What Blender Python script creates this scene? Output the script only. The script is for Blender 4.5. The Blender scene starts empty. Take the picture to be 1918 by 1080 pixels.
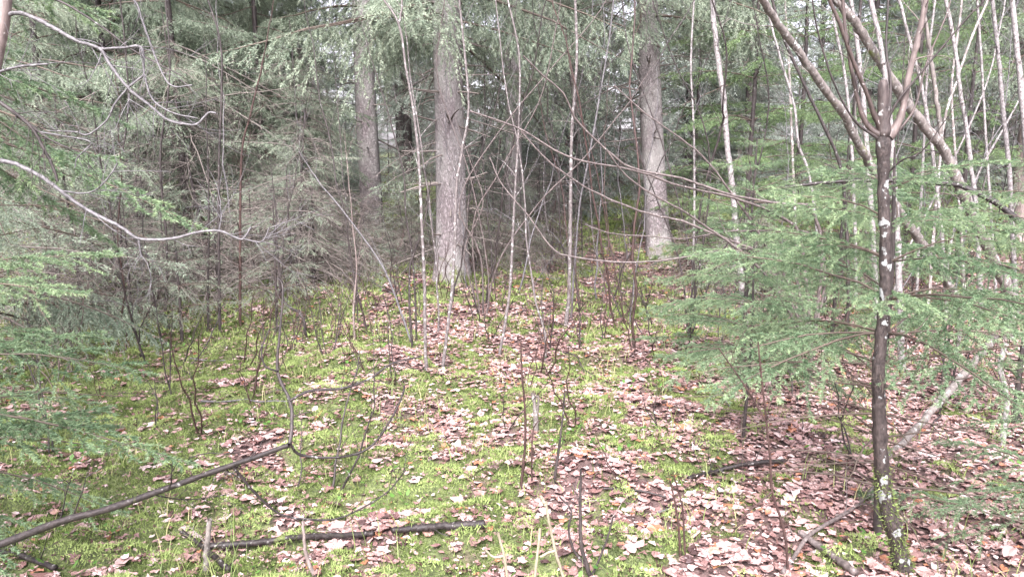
import bpy, math, random
import numpy as np
from mathutils import Vector

# ------------------------------------------------------------------ camera, sky, sun, exposure
C = bpy.context.scene
FPX = 1422.0                      # focal length in photo pixels (1918 wide)
PITCH = math.radians(9.6)
EYE = 1.6
cam_d = bpy.data.cameras.new('camera')
cam = bpy.data.objects.new('camera', cam_d)
C.collection.objects.link(cam)
cam_d.sensor_width = 36.0
cam_d.lens = 36.0 * FPX / 1918.0
cam_d.clip_start = 0.05
cam_d.clip_end = 1500
cam.location = (0, 0, EYE)
cam.rotation_euler = (math.pi / 2 - PITCH, 0, 0)
C.camera = cam

SUN_EL, SUN_AZ = math.radians(48), math.radians(188)      # azimuth clockwise from +Y: behind the camera, a little left
world = bpy.data.worlds.new('World')
C.world = world
world.use_nodes = True
nt = world.node_tree
sky = nt.nodes.new('ShaderNodeTexSky')
sky.sky_type = 'NISHITA'
sky.sun_disc = False
sky.sun_elevation = SUN_EL
sky.sun_rotation = SUN_AZ
sky.air_density = 1.0
sky.dust_density = 4.0
hsv = nt.nodes.new('ShaderNodeHueSaturation')             # overcast: the blue is nearly gone
hsv.inputs['Saturation'].default_value = 0.28
bg = nt.nodes['Background']
bg.inputs['Strength'].default_value = 0.12
nt.links.new(sky.outputs[0], hsv.inputs['Color'])
lav = nt.nodes.new('ShaderNodeMix'); lav.data_type = 'RGBA'; lav.blend_type = 'MULTIPLY'      # thin cloud, faintly lavender
lav.inputs['Factor'].default_value = 1.0; lav.inputs['B'].default_value = (1.05, 0.965, 1.06, 1)
nt.links.new(hsv.outputs[0], lav.inputs['A'])
nt.links.new(lav.outputs['Result'], bg.inputs['Color'])

sun_d = bpy.data.lights.new('sun', 'SUN')
sun_d.energy = 1.9
sun_d.angle = math.radians(24)
sun_d.color = (1.0, 0.98, 0.96)
sun = bpy.data.objects.new('sun', sun_d)
C.collection.objects.link(sun)
sd = Vector((math.sin(SUN_AZ) * math.cos(SUN_EL), math.cos(SUN_AZ) * math.cos(SUN_EL), math.sin(SUN_EL)))
sun.rotation_euler = sd.to_track_quat('Z', 'Y').to_euler()

C.view_settings.view_transform = 'Standard'
C.view_settings.look = 'None'
C.view_settings.exposure = 2.5
C.view_settings.gamma = 1.0
C.render.engine = 'CYCLES'
C.cycles.max_bounces = 8
C.cycles.diffuse_bounces = 5
C.cycles.glossy_bounces = 2
C.cycles.transmission_bounces = 3
C.cycles.use_denoising = True

# ------------------------------------------------------------------ helpers
RNG = np.random.default_rng(7)
def rng_of(k): return np.random.default_rng(k)
cp, sp = math.cos(PITCH), math.sin(PITCH)

def at(px, py, Y):
    """world point seen at photo pixel (px, py), Y metres ahead"""
    u, v = (px - 959) / FPX, (540 - py) / FPX
    d = np.array([u, cp + v * sp, -sp + v * cp])
    return np.array([0, 0, EYE]) + d * (Y / d[1])

# ground height
_r = rng_of(11)
_W = []
for lam, amp, n in ((7.0, 0.05, 5), (2.2, 0.035, 7), (0.8, 0.022, 9), (0.35, 0.011, 9)):
    for _ in range(n):
        a = _r.uniform(0, 2 * math.pi)
        k = 2 * math.pi / (lam * _r.uniform(0.7, 1.4))
        _W.append((k * math.cos(a), k * math.sin(a), _r.uniform(0, 6.28), amp / math.sqrt(n) * 1.3))
MOUNDS = []      # x, y, height, radius
def height(x, y):
    x = np.asarray(x, float); y = np.asarray(y, float)
    z = np.zeros(np.broadcast(x, y).shape)
    for kx, ky, ph, am in _W:
        z = z + am * np.sin(kx * x + ky * y + ph)
    for mx, my, mh, mr in MOUNDS:
        z = z + mh * np.exp(-((x - mx) ** 2 + (y - my) ** 2) / (mr * mr))
    def rise(a, b):
        t = np.clip((y - a) / (b - a), 0, 1); return t * t * (3 - 2 * t)
    return z + 0.42 * rise(8, 13.5) + 0.55 * rise(14, 26) + 1.2 * rise(26, 60)

def gp(px, py):
    """where the pixel's ray meets the ground"""
    z = 0.0
    for _ in range(40):
        u, v = (px - 959) / FPX, (540 - py) / FPX
        d = np.array([u, cp + v * sp, -sp + v * cp])
        t = (z - EYE) / d[2]
        p = np.array([0, 0, EYE]) + d * t
        z = 0.5 * z + 0.5 * float(height(p[0], p[1]))
    p[2] = z
    return p

def noise2(seed, lam, n=10):
    r = rng_of(seed)
    ks = []
    for _ in range(n):
        a = r.uniform(0, 6.283); k = 6.283 / (lam * r.uniform(0.6, 1.5))
        ks.append((k * math.cos(a), k * math.sin(a), r.uniform(0, 6.28)))
    def f(x, y):
        s = 0
        for kx, ky, ph in ks: s = s + np.sin(kx * x + ky * y + ph)
        return s / math.sqrt(n / 2)
    return f
_m1, _m2, _m3 = noise2(21, 1.0), noise2(22, 0.3), noise2(23, 4.0)
def mossiness(x, y):
    """about 1 where moss covers the floor, 0 where leaf litter does"""
    base = 0.06 - 1.0 * x / np.maximum(y * 0.67, 1.0)
    base = base + np.clip((y - 11.0) / 4.0, 0, 1) * 1.0
    v = base + 0.40 * _m1(x, y) + 0.42 * _m2(x, y) + 0.22 * _m3(x, y)
    return 1 / (1 + np.exp(-3.0 * v))

def norm(a):
    return a / np.maximum(np.linalg.norm(a, axis=-1, keepdims=True), 1e-9)

def tube_arrays(P, R, sides):
    """many tubes of equal point count: P (N,K,3), R (N,K) -> verts, quads"""
    N, K, _ = P.shape
    T = np.empty_like(P)
    T[:, 1:-1] = P[:, 2:] - P[:, :-2]; T[:, 0] = P[:, 1] - P[:, 0]; T[:, -1] = P[:, -1] - P[:, -2]
    T = norm(T)
    mean = norm(P[:, -1] - P[:, 0])
    ref = np.where(np.abs(mean[:, 2:3]) < 0.75, np.array([[0, 0, 1.0]]), np.array([[1.0, 0, 0]]))
    n1 = norm(np.cross(T, ref[:, None, :])); n2 = np.cross(T, n1)
    an = np.arange(sides) * 2 * math.pi / sides
    V = P[:, :, None, :] + R[:, :, None, None] * (np.cos(an)[None, None, :, None] * n1[:, :, None, :] + np.sin(an)[None, None, :, None] * n2[:, :, None, :])
    idx = np.arange(N * K * sides).reshape(N, K, sides)
    a = idx[:, :-1, :]; b = np.roll(a, -1, axis=2); d = idx[:, 1:, :]; c = np.roll(d, -1, axis=2)
    Q = np.stack([a, b, c, d], -1).reshape(-1, 4)
    return V.reshape(-1, 3), Q

class MB:
    """collects geometry for ONE mesh object"""
    def __init__(s): s.v = []; s.t = []; s.q = []; s.a = []; s.n = 0; s.tm = []; s.qm = []
    def add(s, V, tris=None, quads=None, tint=0.5, mi=0):
        V = np.asarray(V, np.float32).reshape(-1, 3)
        s.v.append(V)
        s.a.append(np.broadcast_to(np.asarray(tint, np.float32), (len(V),)))
        if tris is not None and len(tris): s.t.append(np.asarray(tris, np.int64) + s.n); s.tm.append(np.full(len(tris), mi, np.int32))
        if quads is not None and len(quads): s.q.append(np.asarray(quads, np.int64) + s.n); s.qm.append(np.full(len(quads), mi, np.int32))
        s.n += len(V)
    def tubes(s, P, R, sides=3, tint=0.5, mi=0):
        if len(P) == 0: return
        V, Q = tube_arrays(np.asarray(P, float), np.asarray(R, float), sides)
        t = np.asarray(tint, float)
        if t.ndim == 1: t = np.repeat(t, P.shape[1] * sides)
        s.add(V, quads=Q, tint=t, mi=mi)
    def tube(s, pts, rad, sides=7, tint=0.5, mi=0, cap=False):
        P = np.asarray(pts, float)[None]; R = np.asarray(rad, float)[None]
        V, Q = tube_arrays(P, R, sides)
        n0 = len(V)
        tr = None
        if cap:
            V = np.vstack([V, P[0, 0], P[0, -1]])
            last = n0 - sides
            tr = [(n0, (i + 1) % sides, i) for i in range(sides)] + [(n0 + 1, last + i, last + (i + 1) % sides) for i in range(sides)]
        s.add(V, tris=tr, quads=Q, tint=tint, mi=mi)
    def merge(s, o, M=None, t=None, dt=0.0, mi=None):
        for V, A in zip(o.v, o.a):
            W = V if M is None else V @ np.asarray(M, np.float32).T
            if t is not None: W = W + np.asarray(t, np.float32)
            s.v.append(W.astype(np.float32)); s.a.append(A + np.float32(dt))
        for T, m in zip(o.t, o.tm): s.t.append(T + s.n); s.tm.append(m)
        for T, m in zip(o.q, o.qm): s.q.append(T + s.n); s.qm.append(m)
        s.n += o.n
    def pack(s):
        """one array each, so that stamping many copies is quick"""
        if len(s.v) > 1:
            s.v = [np.vstack(s.v)]; s.a = [np.concatenate(s.a)]
            if s.t: s.t = [np.vstack(s.t)]; s.tm = [np.concatenate(s.tm)]
            if s.q: s.q = [np.vstack(s.q)]; s.qm = [np.concatenate(s.qm)]
        return s
    def build(s, name, mats, parent=None, smooth=True):
        s.pack()
        me = bpy.data.meshes.new(name)
        V = s.v[0]
        T = s.t[0] if s.t else np.zeros((0, 3), np.int64)
        Q = s.q[0] if s.q else np.zeros((0, 4), np.int64)
        me.vertices.add(len(V)); me.vertices.foreach_set('co', V.astype(np.float32).ravel())
        loops = np.concatenate([T.ravel(), Q.ravel()]).astype(np.int32)
        me.loops.add(len(loops)); me.loops.foreach_set('vertex_index', loops)
        npoly = len(T) + len(Q)
        me.polygons.add(npoly)
        ls = np.concatenate([np.arange(len(T)) * 3, len(T) * 3 + np.arange(len(Q)) * 4]).astype(np.int32)
        me.polygons.foreach_set('loop_start', ls)
        mi = np.concatenate(([s.tm[0]] if s.t else []) + ([s.qm[0]] if s.q else [])).astype(np.int32)
        me.polygons.foreach_set('material_index', mi)
        me.polygons.foreach_set('use_smooth', np.full(npoly, smooth))
        at_ = me.attributes.new('tint', 'FLOAT', 'POINT'); at_.data.foreach_set('value', s.a[0].astype(np.float32))
        for m in (mats if isinstance(mats, (list, tuple)) else [mats]): me.materials.append(m)
        me.update(calc_edges=True)
        o = bpy.data.objects.new(name, me)
        C.collection.objects.link(o)
        if parent is not None: o.parent = parent
        return o

def tag(o, label=None, cat=None, group=None, kind=None):
    if label: o['label'] = label
    if cat: o['category'] = cat
    if group: o['group'] = group
    if kind: o['kind'] = kind
    return o
def thing(name, label, cat, loc=(0, 0, 0), rz=0.0, group=None):
    o = bpy.data.objects.new(name, None)
    o.empty_display_size = 0.2
    C.collection.objects.link(o)
    o.location = loc; o.rotation_euler = (0, 0, rz)
    return tag(o, label, cat, group)
def dup(root, loc, rz=0.0, scale=1.0, label=None, group=None, tilt=(0, 0)):
    c = root.copy(); C.collection.objects.link(c)
    c.location = loc; c.rotation_euler = (tilt[0], tilt[1], rz); c.scale = (scale, scale, scale)
    if label: c['label'] = label
    if group: c['group'] = group
    for ch in list(root.children):
        d = ch.copy(); C.collection.objects.link(d); d.parent = c
    return c

# ------------------------------------------------------------------ materials
def nodes_of(name):
    m = bpy.data.materials.new(name); m.use_nodes = True
    return m, m.node_tree, m.node_tree.nodes['Principled BSDF']
def link(t, a, b): t.links.new(a, b)
def ramp(t, stops, fac):
    r = t.nodes.new('ShaderNodeValToRGB')
    el = r.color_ramp.elements
    while len(el) < len(stops): el.new(0.5)
    for e, (p, c) in zip(el, stops): e.position = p; e.color = (*c, 1)
    link(t, fac, r.inputs[0])
    return r.outputs[0]
def noise(t, scale, detail=4, rough=0.6, stretch=None, coord='Object'):
    tc = t.nodes.new('ShaderNodeTexCoord')
    n = t.nodes.new('ShaderNodeTexNoise'); n.inputs['Scale'].default_value = scale
    n.inputs['Detail'].default_value = detail; n.inputs['Roughness'].default_value = rough
    if stretch:
        mp = t.nodes.new('ShaderNodeMapping'); mp.inputs['Scale'].default_value = stretch
        link(t, tc.outputs[coord], mp.inputs[0]); link(t, mp.outputs[0], n.inputs['Vector'])
    else: link(t, tc.outputs[coord], n.inputs['Vector'])
    return n.outputs['Fac']
def mix(t, fac, a, b):
    m = t.nodes.new('ShaderNodeMix'); m.data_type = 'RGBA'
    for s, v in ((m.inputs['Factor'], fac), (m.inputs['A'], a), (m.inputs['B'], b)):
        if isinstance(v, tuple): s.default_value = (*v, 1)
        elif isinstance(v, (int, float)): s.default_value = v
        else: link(t, v, s)
    return m.outputs['Result']
def bump(t, b, h, strength, dist):
    n = t.nodes.new('ShaderNodeBump'); n.inputs['Strength'].default_value = strength; n.inputs['Distance'].default_value = dist
    link(t, h, n.inputs['Height']); link(t, n.outputs[0], b.inputs['Normal'])
def tint_of(t):
    a = t.nodes.new('ShaderNodeAttribute'); a.attribute_name = 'tint'
    return a.outputs['Fac']
def foliage(name, stops, trans=0.3, rough=0.45, spec=0.35):
    m, t, b = nodes_of(name)
    col = ramp(t, stops, tint_of(t))
    link(t, col, b.inputs['Base Color'])
    b.inputs['Roughness'].default_value = rough; b.inputs['Specular IOR Level'].default_value = spec
    tr = t.nodes.new('ShaderNodeBsdfTranslucent'); link(t, col, tr.inputs['Color'])
    mx = t.nodes.new('ShaderNodeMixShader'); mx.inputs[0].default_value = trans
    link(t, b.outputs[0], mx.inputs[1]); link(t, tr.outputs[0], mx.inputs[2])
    link(t, mx.outputs[0], t.nodes['Material Output'].inputs['Surface'])
    return m
def bark(name, dark, light, scale, stretch, spots=None, spot_col=(0.5, 0.52, 0.5), spot_scale=20, moss=None, rough=0.55, bdist=0.004, blobs=None):
    m, t, b = nodes_of(name)
    n1 = noise(t, scale, 5, 0.65, stretch)
    col = ramp(t, [(0.3, dark), (0.68, light)], n1)
    if spots is not None:
        n2 = noise(t, spot_scale, 2, 0.5)
        f = ramp(t, [(spots, (0, 0, 0)), (spots + 0.08, (1, 1, 1))], n2)
        col = mix(t, f, col, spot_col)
    if blobs is not None:                                 # round crusts of lichen, each of its own size
        tc = t.nodes.new('ShaderNodeTexCoord'); vo = t.nodes.new('ShaderNodeTexVoronoi'); vo.inputs['Scale'].default_value = 30
        wn = t.nodes.new('ShaderNodeTexNoise'); wn.inputs['Scale'].default_value = 45; wn.inputs['Detail'].default_value = 3
        link(t, tc.outputs['Object'], wn.inputs['Vector'])
        wa = t.nodes.new('ShaderNodeVectorMath'); wa.operation = 'MULTIPLY_ADD'; wa.inputs[1].default_value = (0.045, 0.045, 0.06)
        link(t, wn.outputs['Color'], wa.inputs[0]); link(t, tc.outputs['Object'], wa.inputs[2])
        link(t, wa.outputs[0], vo.inputs['Vector'])
        sx = t.nodes.new('ShaderNodeSeparateColor'); link(t, vo.outputs['Color'], sx.inputs[0])
        mr = t.nodes.new('ShaderNodeMath'); mr.operation = 'MULTIPLY_ADD'; mr.inputs[1].default_value = 0.92; mr.inputs[2].default_value = -0.30
        link(t, sx.outputs[0], mr.inputs[0])
        lt = t.nodes.new('ShaderNodeMath'); lt.operation = 'SUBTRACT'; link(t, mr.outputs[0], lt.inputs[0]); link(t, vo.outputs['Distance'], lt.inputs[1])
        crust = mix(t, noise(t, 160, 3, 0.7), tuple(.55 * q for q in blobs), tuple(1.25 * q for q in blobs))
        col = mix(t, ramp(t, [(0.0, (0, 0, 0)), (0.13, (.9, .9, .9))], lt.outputs[0]), col, crust)
    if moss is not None:
        n3 = noise(t, 5, 4, 0.6)
        f = ramp(t, [(moss, (0, 0, 0)), (moss + 0.12, (1, 1, 1))], n3)
        col = mix(t, f, col, (0.12, 0.15, 0.04))
    link(t, col, b.inputs['Base Color'])
    b.inputs['Roughness'].default_value = rough
    b.inputs['Specular IOR Level'].default_value = 0.3
    bump(t, b, n1, 0.9, bdist)
    return m
M = {}
def spruce_bark(name):
    """flaky grey plates with dark seams, lichen on the plates, moss creeping up from the foot"""
    m, t, b = nodes_of(name)
    tc = t.nodes.new('ShaderNodeTexCoord'); mp = t.nodes.new('ShaderNodeMapping'); mp.inputs['Scale'].default_value = (1, 1, 0.42)
    link(t, tc.outputs['Object'], mp.inputs[0])
    wn = t.nodes.new('ShaderNodeTexNoise'); wn.inputs['Scale'].default_value = 14; link(t, mp.outputs[0], wn.inputs['Vector'])
    wa = t.nodes.new('ShaderNodeVectorMath'); wa.operation = 'MULTIPLY_ADD'; wa.inputs[1].default_value = (.07, .07, .07)
    link(t, wn.outputs['Color'], wa.inputs[0]); link(t, mp.outputs[0], wa.inputs[2])
    vo = t.nodes.new('ShaderNodeTexVoronoi'); vo.inputs['Scale'].default_value = 44; vo.feature = 'DISTANCE_TO_EDGE'
    link(t, wa.outputs[0], vo.inputs['Vector'])
    vc = t.nodes.new('ShaderNodeTexVoronoi'); vc.inputs['Scale'].default_value = 44; link(t, wa.outputs[0], vc.inputs['Vector'])
    sx = t.nodes.new('ShaderNodeSeparateColor'); link(t, vc.outputs['Color'], sx.inputs[0])
    plate = ramp(t, [(0, (0.14, 0.12, 0.122)), (0.55, (0.215, 0.188, 0.192)), (1, (0.31, 0.28, 0.285))], sx.outputs[0])
    seam = ramp(t, [(0.0, (0, 0, 0)), (0.16, (1, 1, 1))], vo.outputs['Distance'])
    col = mix(t, seam, (0.085, 0.072, 0.072), plate)
    col = mix(t, ramp(t, [(0.35, (0, 0, 0)), (0.7, (.75, .75, .75))], noise(t, 55, 4, 0.7, (1, 1, .35))), col, (0.10, 0.086, 0.087))
    big = noise(t, 3.2, 4, 0.6, (1, 1, .5))
    col = mix(t, ramp(t, [(0.4, (0, 0, 0)), (0.75, (.7, .7, .7))], big), col, (0.30, 0.31, 0.285))
    sz = t.nodes.new('ShaderNodeSeparateXYZ'); link(t, tc.outputs['Object'], sz.inputs[0])
    ad = t.nodes.new('ShaderNodeMath'); ad.operation = 'MULTIPLY_ADD'; ad.inputs[1].default_value = -0.55; link(t, sz.outputs['Z'], ad.inputs[0]); link(t, noise(t, 7, 5, 0.7), ad.inputs[2])
    col = mix(t, ramp(t, [(0.42, (0, 0, 0)), (0.58, (1, 1, 1))], ad.outputs[0]), col, (0.085, 0.10, 0.03))
    link(t, col, b.inputs['Base Color']); b.inputs['Roughness'].default_value = 0.75; b.inputs['Specular IOR Level'].default_value = 0.3
    bump(t, b, vo.outputs['Distance'], 0.8, 0.018)
    return m
M['spruce_bark'] = spruce_bark('spruce_bark')
M['dark_bark'] = bark('dark_bark', (0.012, 0.010, 0.010), (0.058, 0.048, 0.046), 40, (1, 1, 0.4), spots=0.66, spot_col=(0.20, 0.205, 0.195), spot_scale=30)
M['lichen_bark'] = bark('lichen_bark', (0.010, 0.008, 0.008), (0.060, 0.048, 0.044), 70, (1, 1, 0.5), moss=0.72, blobs=(0.29, 0.305, 0.30), bdist=.008)
M['snag_top'] = bark('snag_top', (0.018, 0.014, 0.014), (0.085, 0.068, 0.063), 70, (1, 1, 0.3), spots=0.62, spot_col=(0.40, 0.40, 0.39), spot_scale=34)
M['shoot_tan'] = bark('shoot_tan', (0.06, 0.047, 0.043), (0.17, 0.138, 0.128), 50, (1, 1, 0.3), spots=0.66, spot_col=(0.26, 0.25, 0.24), spot_scale=60, rough=0.5)
M['shoot_bark'] = bark('shoot_bark', (0.028, 0.021, 0.019), (0.085, 0.064, 0.058), 50, (1, 1, 0.3), spots=0.68, spot_col=(0.33, 0.31, 0.30), spot_scale=60, rough=0.45)
M['pale_bark'] = bark('pale_bark', (0.10, 0.085, 0.08), (0.34, 0.31, 0.29), 45, (1, 1, 0.35), spots=0.57, spot_col=(0.66, 0.66, 0.64), spot_scale=26)
M['birch_bark'] = bark('birch_bark', (0.07, 0.06, 0.058), (0.33, 0.315, 0.31), 55, (1, 1, 0.8), spots=0.60, spot_col=(0.06, 0.05, 0.045), spot_scale=24)
M['mossy_bark'] = bark('mossy_bark', (0.05, 0.043, 0.04), (0.20, 0.18, 0.165), 45, (1, 1, 0.5), spots=0.6, spot_col=(0.33, 0.335, 0.32), spot_scale=30, moss=0.64)
M['rod_bark'] = bark('rod_bark', (0.035, 0.028, 0.027), (0.15, 0.125, 0.118), 60, (1, 1, 0.5), spots=0.68, spot_col=(0.26, 0.25, 0.24), spot_scale=60, rough=0.45)
M['tan_bark'] = bark('tan_bark', (0.10, 0.078, 0.071), (0.24, 0.196, 0.182), 40, (1, 1, 0.3), spots=0.68, spot_col=(0.55, 0.53, 0.50), spot_scale=60, rough=0.5)
M['grey_twig'] = bark('grey_twig', (0.035, 0.032, 0.034), (0.17, 0.163, 0.17), 70, (1, 1, 1), rough=0.5)
M['cream_shoot'] = bark('cream_shoot', (0.14, 0.12, 0.085), (0.27, 0.24, 0.175), 30, (1, 1, 0.5), rough=0.5)
M['log_bark'] = bark('log_bark', (0.007, 0.006, 0.006), (0.034, 0.027, 0.026), 60, (1, 1, 1), spots=0.63, spot_col=(0.20, 0.19, 0.185), spot_scale=45, moss=0.66, rough=0.5)
M['red_twig'] = bark('red_twig', (0.018, 0.011, 0.010), (0.07, 0.042, 0.037), 50, (1, 1, 0.5), rough=0.5)
def dead_mat(name, a, b_):
    m, t, b = nodes_of(name)
    link(t, ramp(t, [(0.0, a), (1.0, b_)], tint_of(t)), b.inputs['Base Color'])
    b.inputs['Roughness'].default_value = 0.7
    return m
M['dead_twig'] = dead_mat('dead_twig', (0.03, 0.025, 0.022), (0.27, 0.235, 0.21))
M['sapling_bark'] = bark('sapling_bark', (0.04, 0.034, 0.033), (0.18, 0.16, 0.155), 70, (1, 1, 0.6), spots=0.585, spot_col=(0.30, 0.296, 0.29), spot_scale=32)
M['live_twig'] = dead_mat('live_twig', (0.04, 0.03, 0.024), (0.14, 0.105, 0.08))
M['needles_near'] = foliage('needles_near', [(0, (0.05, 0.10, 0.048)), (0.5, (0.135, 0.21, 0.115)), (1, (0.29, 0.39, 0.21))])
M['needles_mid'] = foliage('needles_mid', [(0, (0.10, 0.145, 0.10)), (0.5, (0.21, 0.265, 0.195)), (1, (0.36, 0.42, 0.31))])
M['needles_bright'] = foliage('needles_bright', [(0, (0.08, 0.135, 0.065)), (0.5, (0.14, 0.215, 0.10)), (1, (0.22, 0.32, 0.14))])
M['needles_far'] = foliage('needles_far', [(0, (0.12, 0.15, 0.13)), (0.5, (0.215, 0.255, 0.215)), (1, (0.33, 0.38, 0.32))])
M['moss'] = foliage('moss', [(0, (0.035, 0.05, 0.016)), (0.5, (0.140, 0.188, 0.058)), (1, (0.285, 0.36, 0.135))], 0.25, 0.7, 0.1)
M['grass'] = foliage('grass', [(0, (0.09, 0.14, 0.04)), (0.6, (0.19, 0.24, 0.08)), (1, (0.40, 0.36, 0.19))], 0.3, 0.5, 0.3)
M['herb'] = foliage('herb', [(0, (0.04, 0.10, 0.02)), (1, (0.10, 0.21, 0.04))], 0.3, 0.4, 0.4)
M['litter'] = foliage('litter', [(0, (0.05, 0.028, 0.026)), (0.25, (0.145, 0.08, 0.073)), (0.5, (0.25, 0.158, 0.145)), (0.75, (0.36, 0.255, 0.24)), (0.95, (0.45, 0.375, 0.365)), (1, (0.27, 0.12, 0.07))], 0.1, 0.24, 0.6)
def ground_mat():
    m, t, b = nodes_of('forest_floor')
    a = tint_of(t)
    n1 = noise(t, 22, 6, 0.7); n2 = noise(t, 60, 4, 0.6)
    mossc = ramp(t, [(0.3, (0.028, 0.036, 0.014)), (0.5, (0.08, 0.102, 0.034)), (0.75, (0.165, 0.195, 0.07))], n1)
    soil = ramp(t, [(0.3, (0.03, 0.02, 0.018)), (0.55, (0.09, 0.055, 0.05)), (0.75, (0.22, 0.15, 0.14))], n1)
    link(t, mix(t, ramp(t, [(0.3, (0, 0, 0)), (0.75, (1, 1, 1))], a), soil, mossc), b.inputs['Base Color'])
    b.inputs['Roughness'].default_value = 0.75
    bump(t, b, n2, 0.8, 0.02)
    return m
M['ground'] = ground_mat()

# ------------------------------------------------------------------ ground
trunk_spots = [gp(845, 527), gp(697, 447), gp(1234, 477)]
for p, h_, r_ in zip(trunk_spots, (0.28, 0.25, 0.2), (1.7, 1.4, 1.0)):
    MOUNDS.append((p[0], p[1], h_, r_))
for px, py, h_, r_ in ((1600, 890, .06, .25), (1790, 640, .08, .4), (900, 580, .1, .9), (620, 560, .12, 1.2), (300, 560, .12, 1.4), (1080, 575, .08, .6)):
    p = gp(px, py); MOUNDS.append((p[0], p[1], h_, r_))
def build_ground():
    def side(n, a, b): return a + (b - a) * (np.linspace(0, 1, n) ** 2.2)
    xs = np.concatenate([-side(36, 9, 220)[::-1][:-1], np.linspace(-9, 9, 240), side(36, 9, 220)[1:]])
    ys = np.concatenate([np.linspace(-120, 1, 16)[:-1], np.linspace(1, 14, 190), side(60, 14, 260)[1:]])
    X, Y = np.meshgrid(xs, ys)
    Z = height(X, Y)
    V = np.stack([X, Y, Z], -1).reshape(-1, 3)
    ny, nx = X.shape
    i = np.arange(nx * ny).reshape(ny, nx)
    Q = np.stack([i[:-1, :-1], i[:-1, 1:], i[1:, 1:], i[1:, :-1]], -1).reshape(-1, 4)
    g = MB(); g.add(V, quads=Q, tint=mossiness(X, Y).ravel())
    tag(g.build('ground', M['ground']), kind='structure', label='mossy forest floor under leaf litter')
build_ground()

def wedge(r, n, y0, y1, margin=1.0):
    """n random floor points inside the view wedge"""
    y = np.sqrt(r.uniform(y0 * y0, y1 * y1, n))
    x = r.uniform(-1, 1, n) * (y * 0.70 + margin)
    return x, y

def leaf_shape(kind):
    """outline fan of one dead leaf about 1 long, in XY"""
    if kind == 0:                                        # oval
        th = np.linspace(0, 2 * math.pi, 10, endpoint=False)
        o = np.stack([0.5 * np.cos(th), 0.30 * np.sin(th) * (1 + 0.25 * np.cos(th))], -1)
    elif kind == 1:                                      # lobed like a maple
        rad = [.34, .50, .36, .52, .38, .56, .38, .52, .36, .50, .34, .2]
        th = np.linspace(-2.75, 2.75, len(rad))
        o = np.stack([np.cos(th) * rad, np.sin(th) * rad], -1)
    else:                                                # torn, folded
        th = np.linspace(0, 2 * math.pi, 9, endpoint=False)
        rr = np.array([.5, .33, .42, .26, .4, .3, .48, .25, .36])
        o = np.stack([np.cos(th) * rr, np.sin(th) * rr * 0.75], -1)
    return o
def stamp_leaves(mb, r, x, y, size, lift=0.008, tilt=0.13):
    z = height(x, y)
    kinds = r.choice(3, len(x), p=[.45, .17, .38])
    for k in range(3):
        s = kinds == k
        n = int(s.sum())
        if not n: continue
        o = leaf_shape(k); m = len(o)
        ring = o * 0.55
        base = np.vstack([[0, 0], ring, o])              # centre, inner ring, outer ring
        B = np.repeat(base[None], n, 0) * size[s][:, None, None]
        B = B * r.uniform(0.85, 1.15, B.shape)
        sz = size[s][:, None]
        wild = np.where(r.uniform(0, 1, n) < .08, 2.0, .7)
        cu, cv = r.normal(0, 0.4, (n, 1)) / sz, r.normal(0.1, 0.55, (n, 1)) / sz
        cu = cu * wild[:, None]; cv = cv * wild[:, None]
        Zl = cu * B[:, :, 0] ** 2 + cv * B[:, :, 1] ** 2 + r.normal(0, 0.05, B.shape[:2]) * sz
        P = np.concatenate([B, Zl[:, :, None]], 2)
        # yaw and tilt
        a = r.uniform(0, 6.283, n); tx = r.normal(0, tilt, n) * wild; ty = r.normal(0, tilt, n) * wild
        def rot(P, i, j, an):
            c, q = np.cos(an)[:, None], np.sin(an)[:, None]
            A, Bq = P[:, :, i].copy(), P[:, :, j].copy()
            P[:, :, i] = c * A - q * Bq; P[:, :, j] = q * A + c * Bq
        rot(P, 1, 2, tx); rot(P, 0, 2, ty); rot(P, 0, 1, a)
        off = np.stack([x[s], y[s], z[s] + lift + np.abs(r.normal(0, 0.009, n)) + 0.22 * size[s] * (np.abs(tx) + np.abs(ty))], -1)
        P = P + off[:, None, :]
        tri, quad = [], []
        for i in range(m):
            j = (i + 1) % m
            tri.append((0, 1 + i, 1 + j)); quad.append((1 + i, 1 + m + i, 1 + m + j, 1 + j))
        st = (np.arange(n) * len(base))[:, None, None]
        T = (np.array(tri)[None] + st).reshape(-1, 3); Q = (np.array(quad)[None] + st).reshape(-1, 4)
        tint = np.repeat(np.clip(r.normal(0.52, 0.27, n), 0, 1), len(base))
        mb.add(P.reshape(-1, 3), tris=T, quads=Q, tint=tint)
def litter():
    r = rng_of(31); mb = MB()
    for n, y0, y1, smin, smax in ((96000, 2.2, 7.5, .028, .075), (52000, 7.5, 13, .04, .085), (7000, 13, 26, .07, .13)):
        x, y = wedge(r, n, y0, y1, 1.2)
        m = mossiness(x, y)
        keep = r.uniform(0, 1, n) < np.clip(1.12 - 1.0 * m, 0.13, 1)
        x, y = x[keep], y[keep]
        stamp_leaves(mb, r, x, y, np.clip(np.exp(r.normal(math.log((smin + smax) * .37), .38, len(x))), smin * .6, smax * 1.12))
    tag(mb.build('fallen_leaves', M['litter'], smooth=False), kind='stuff', label='wet pinkish brown dead leaves covering the forest floor', cat='leaf litter')
litter()

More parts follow.
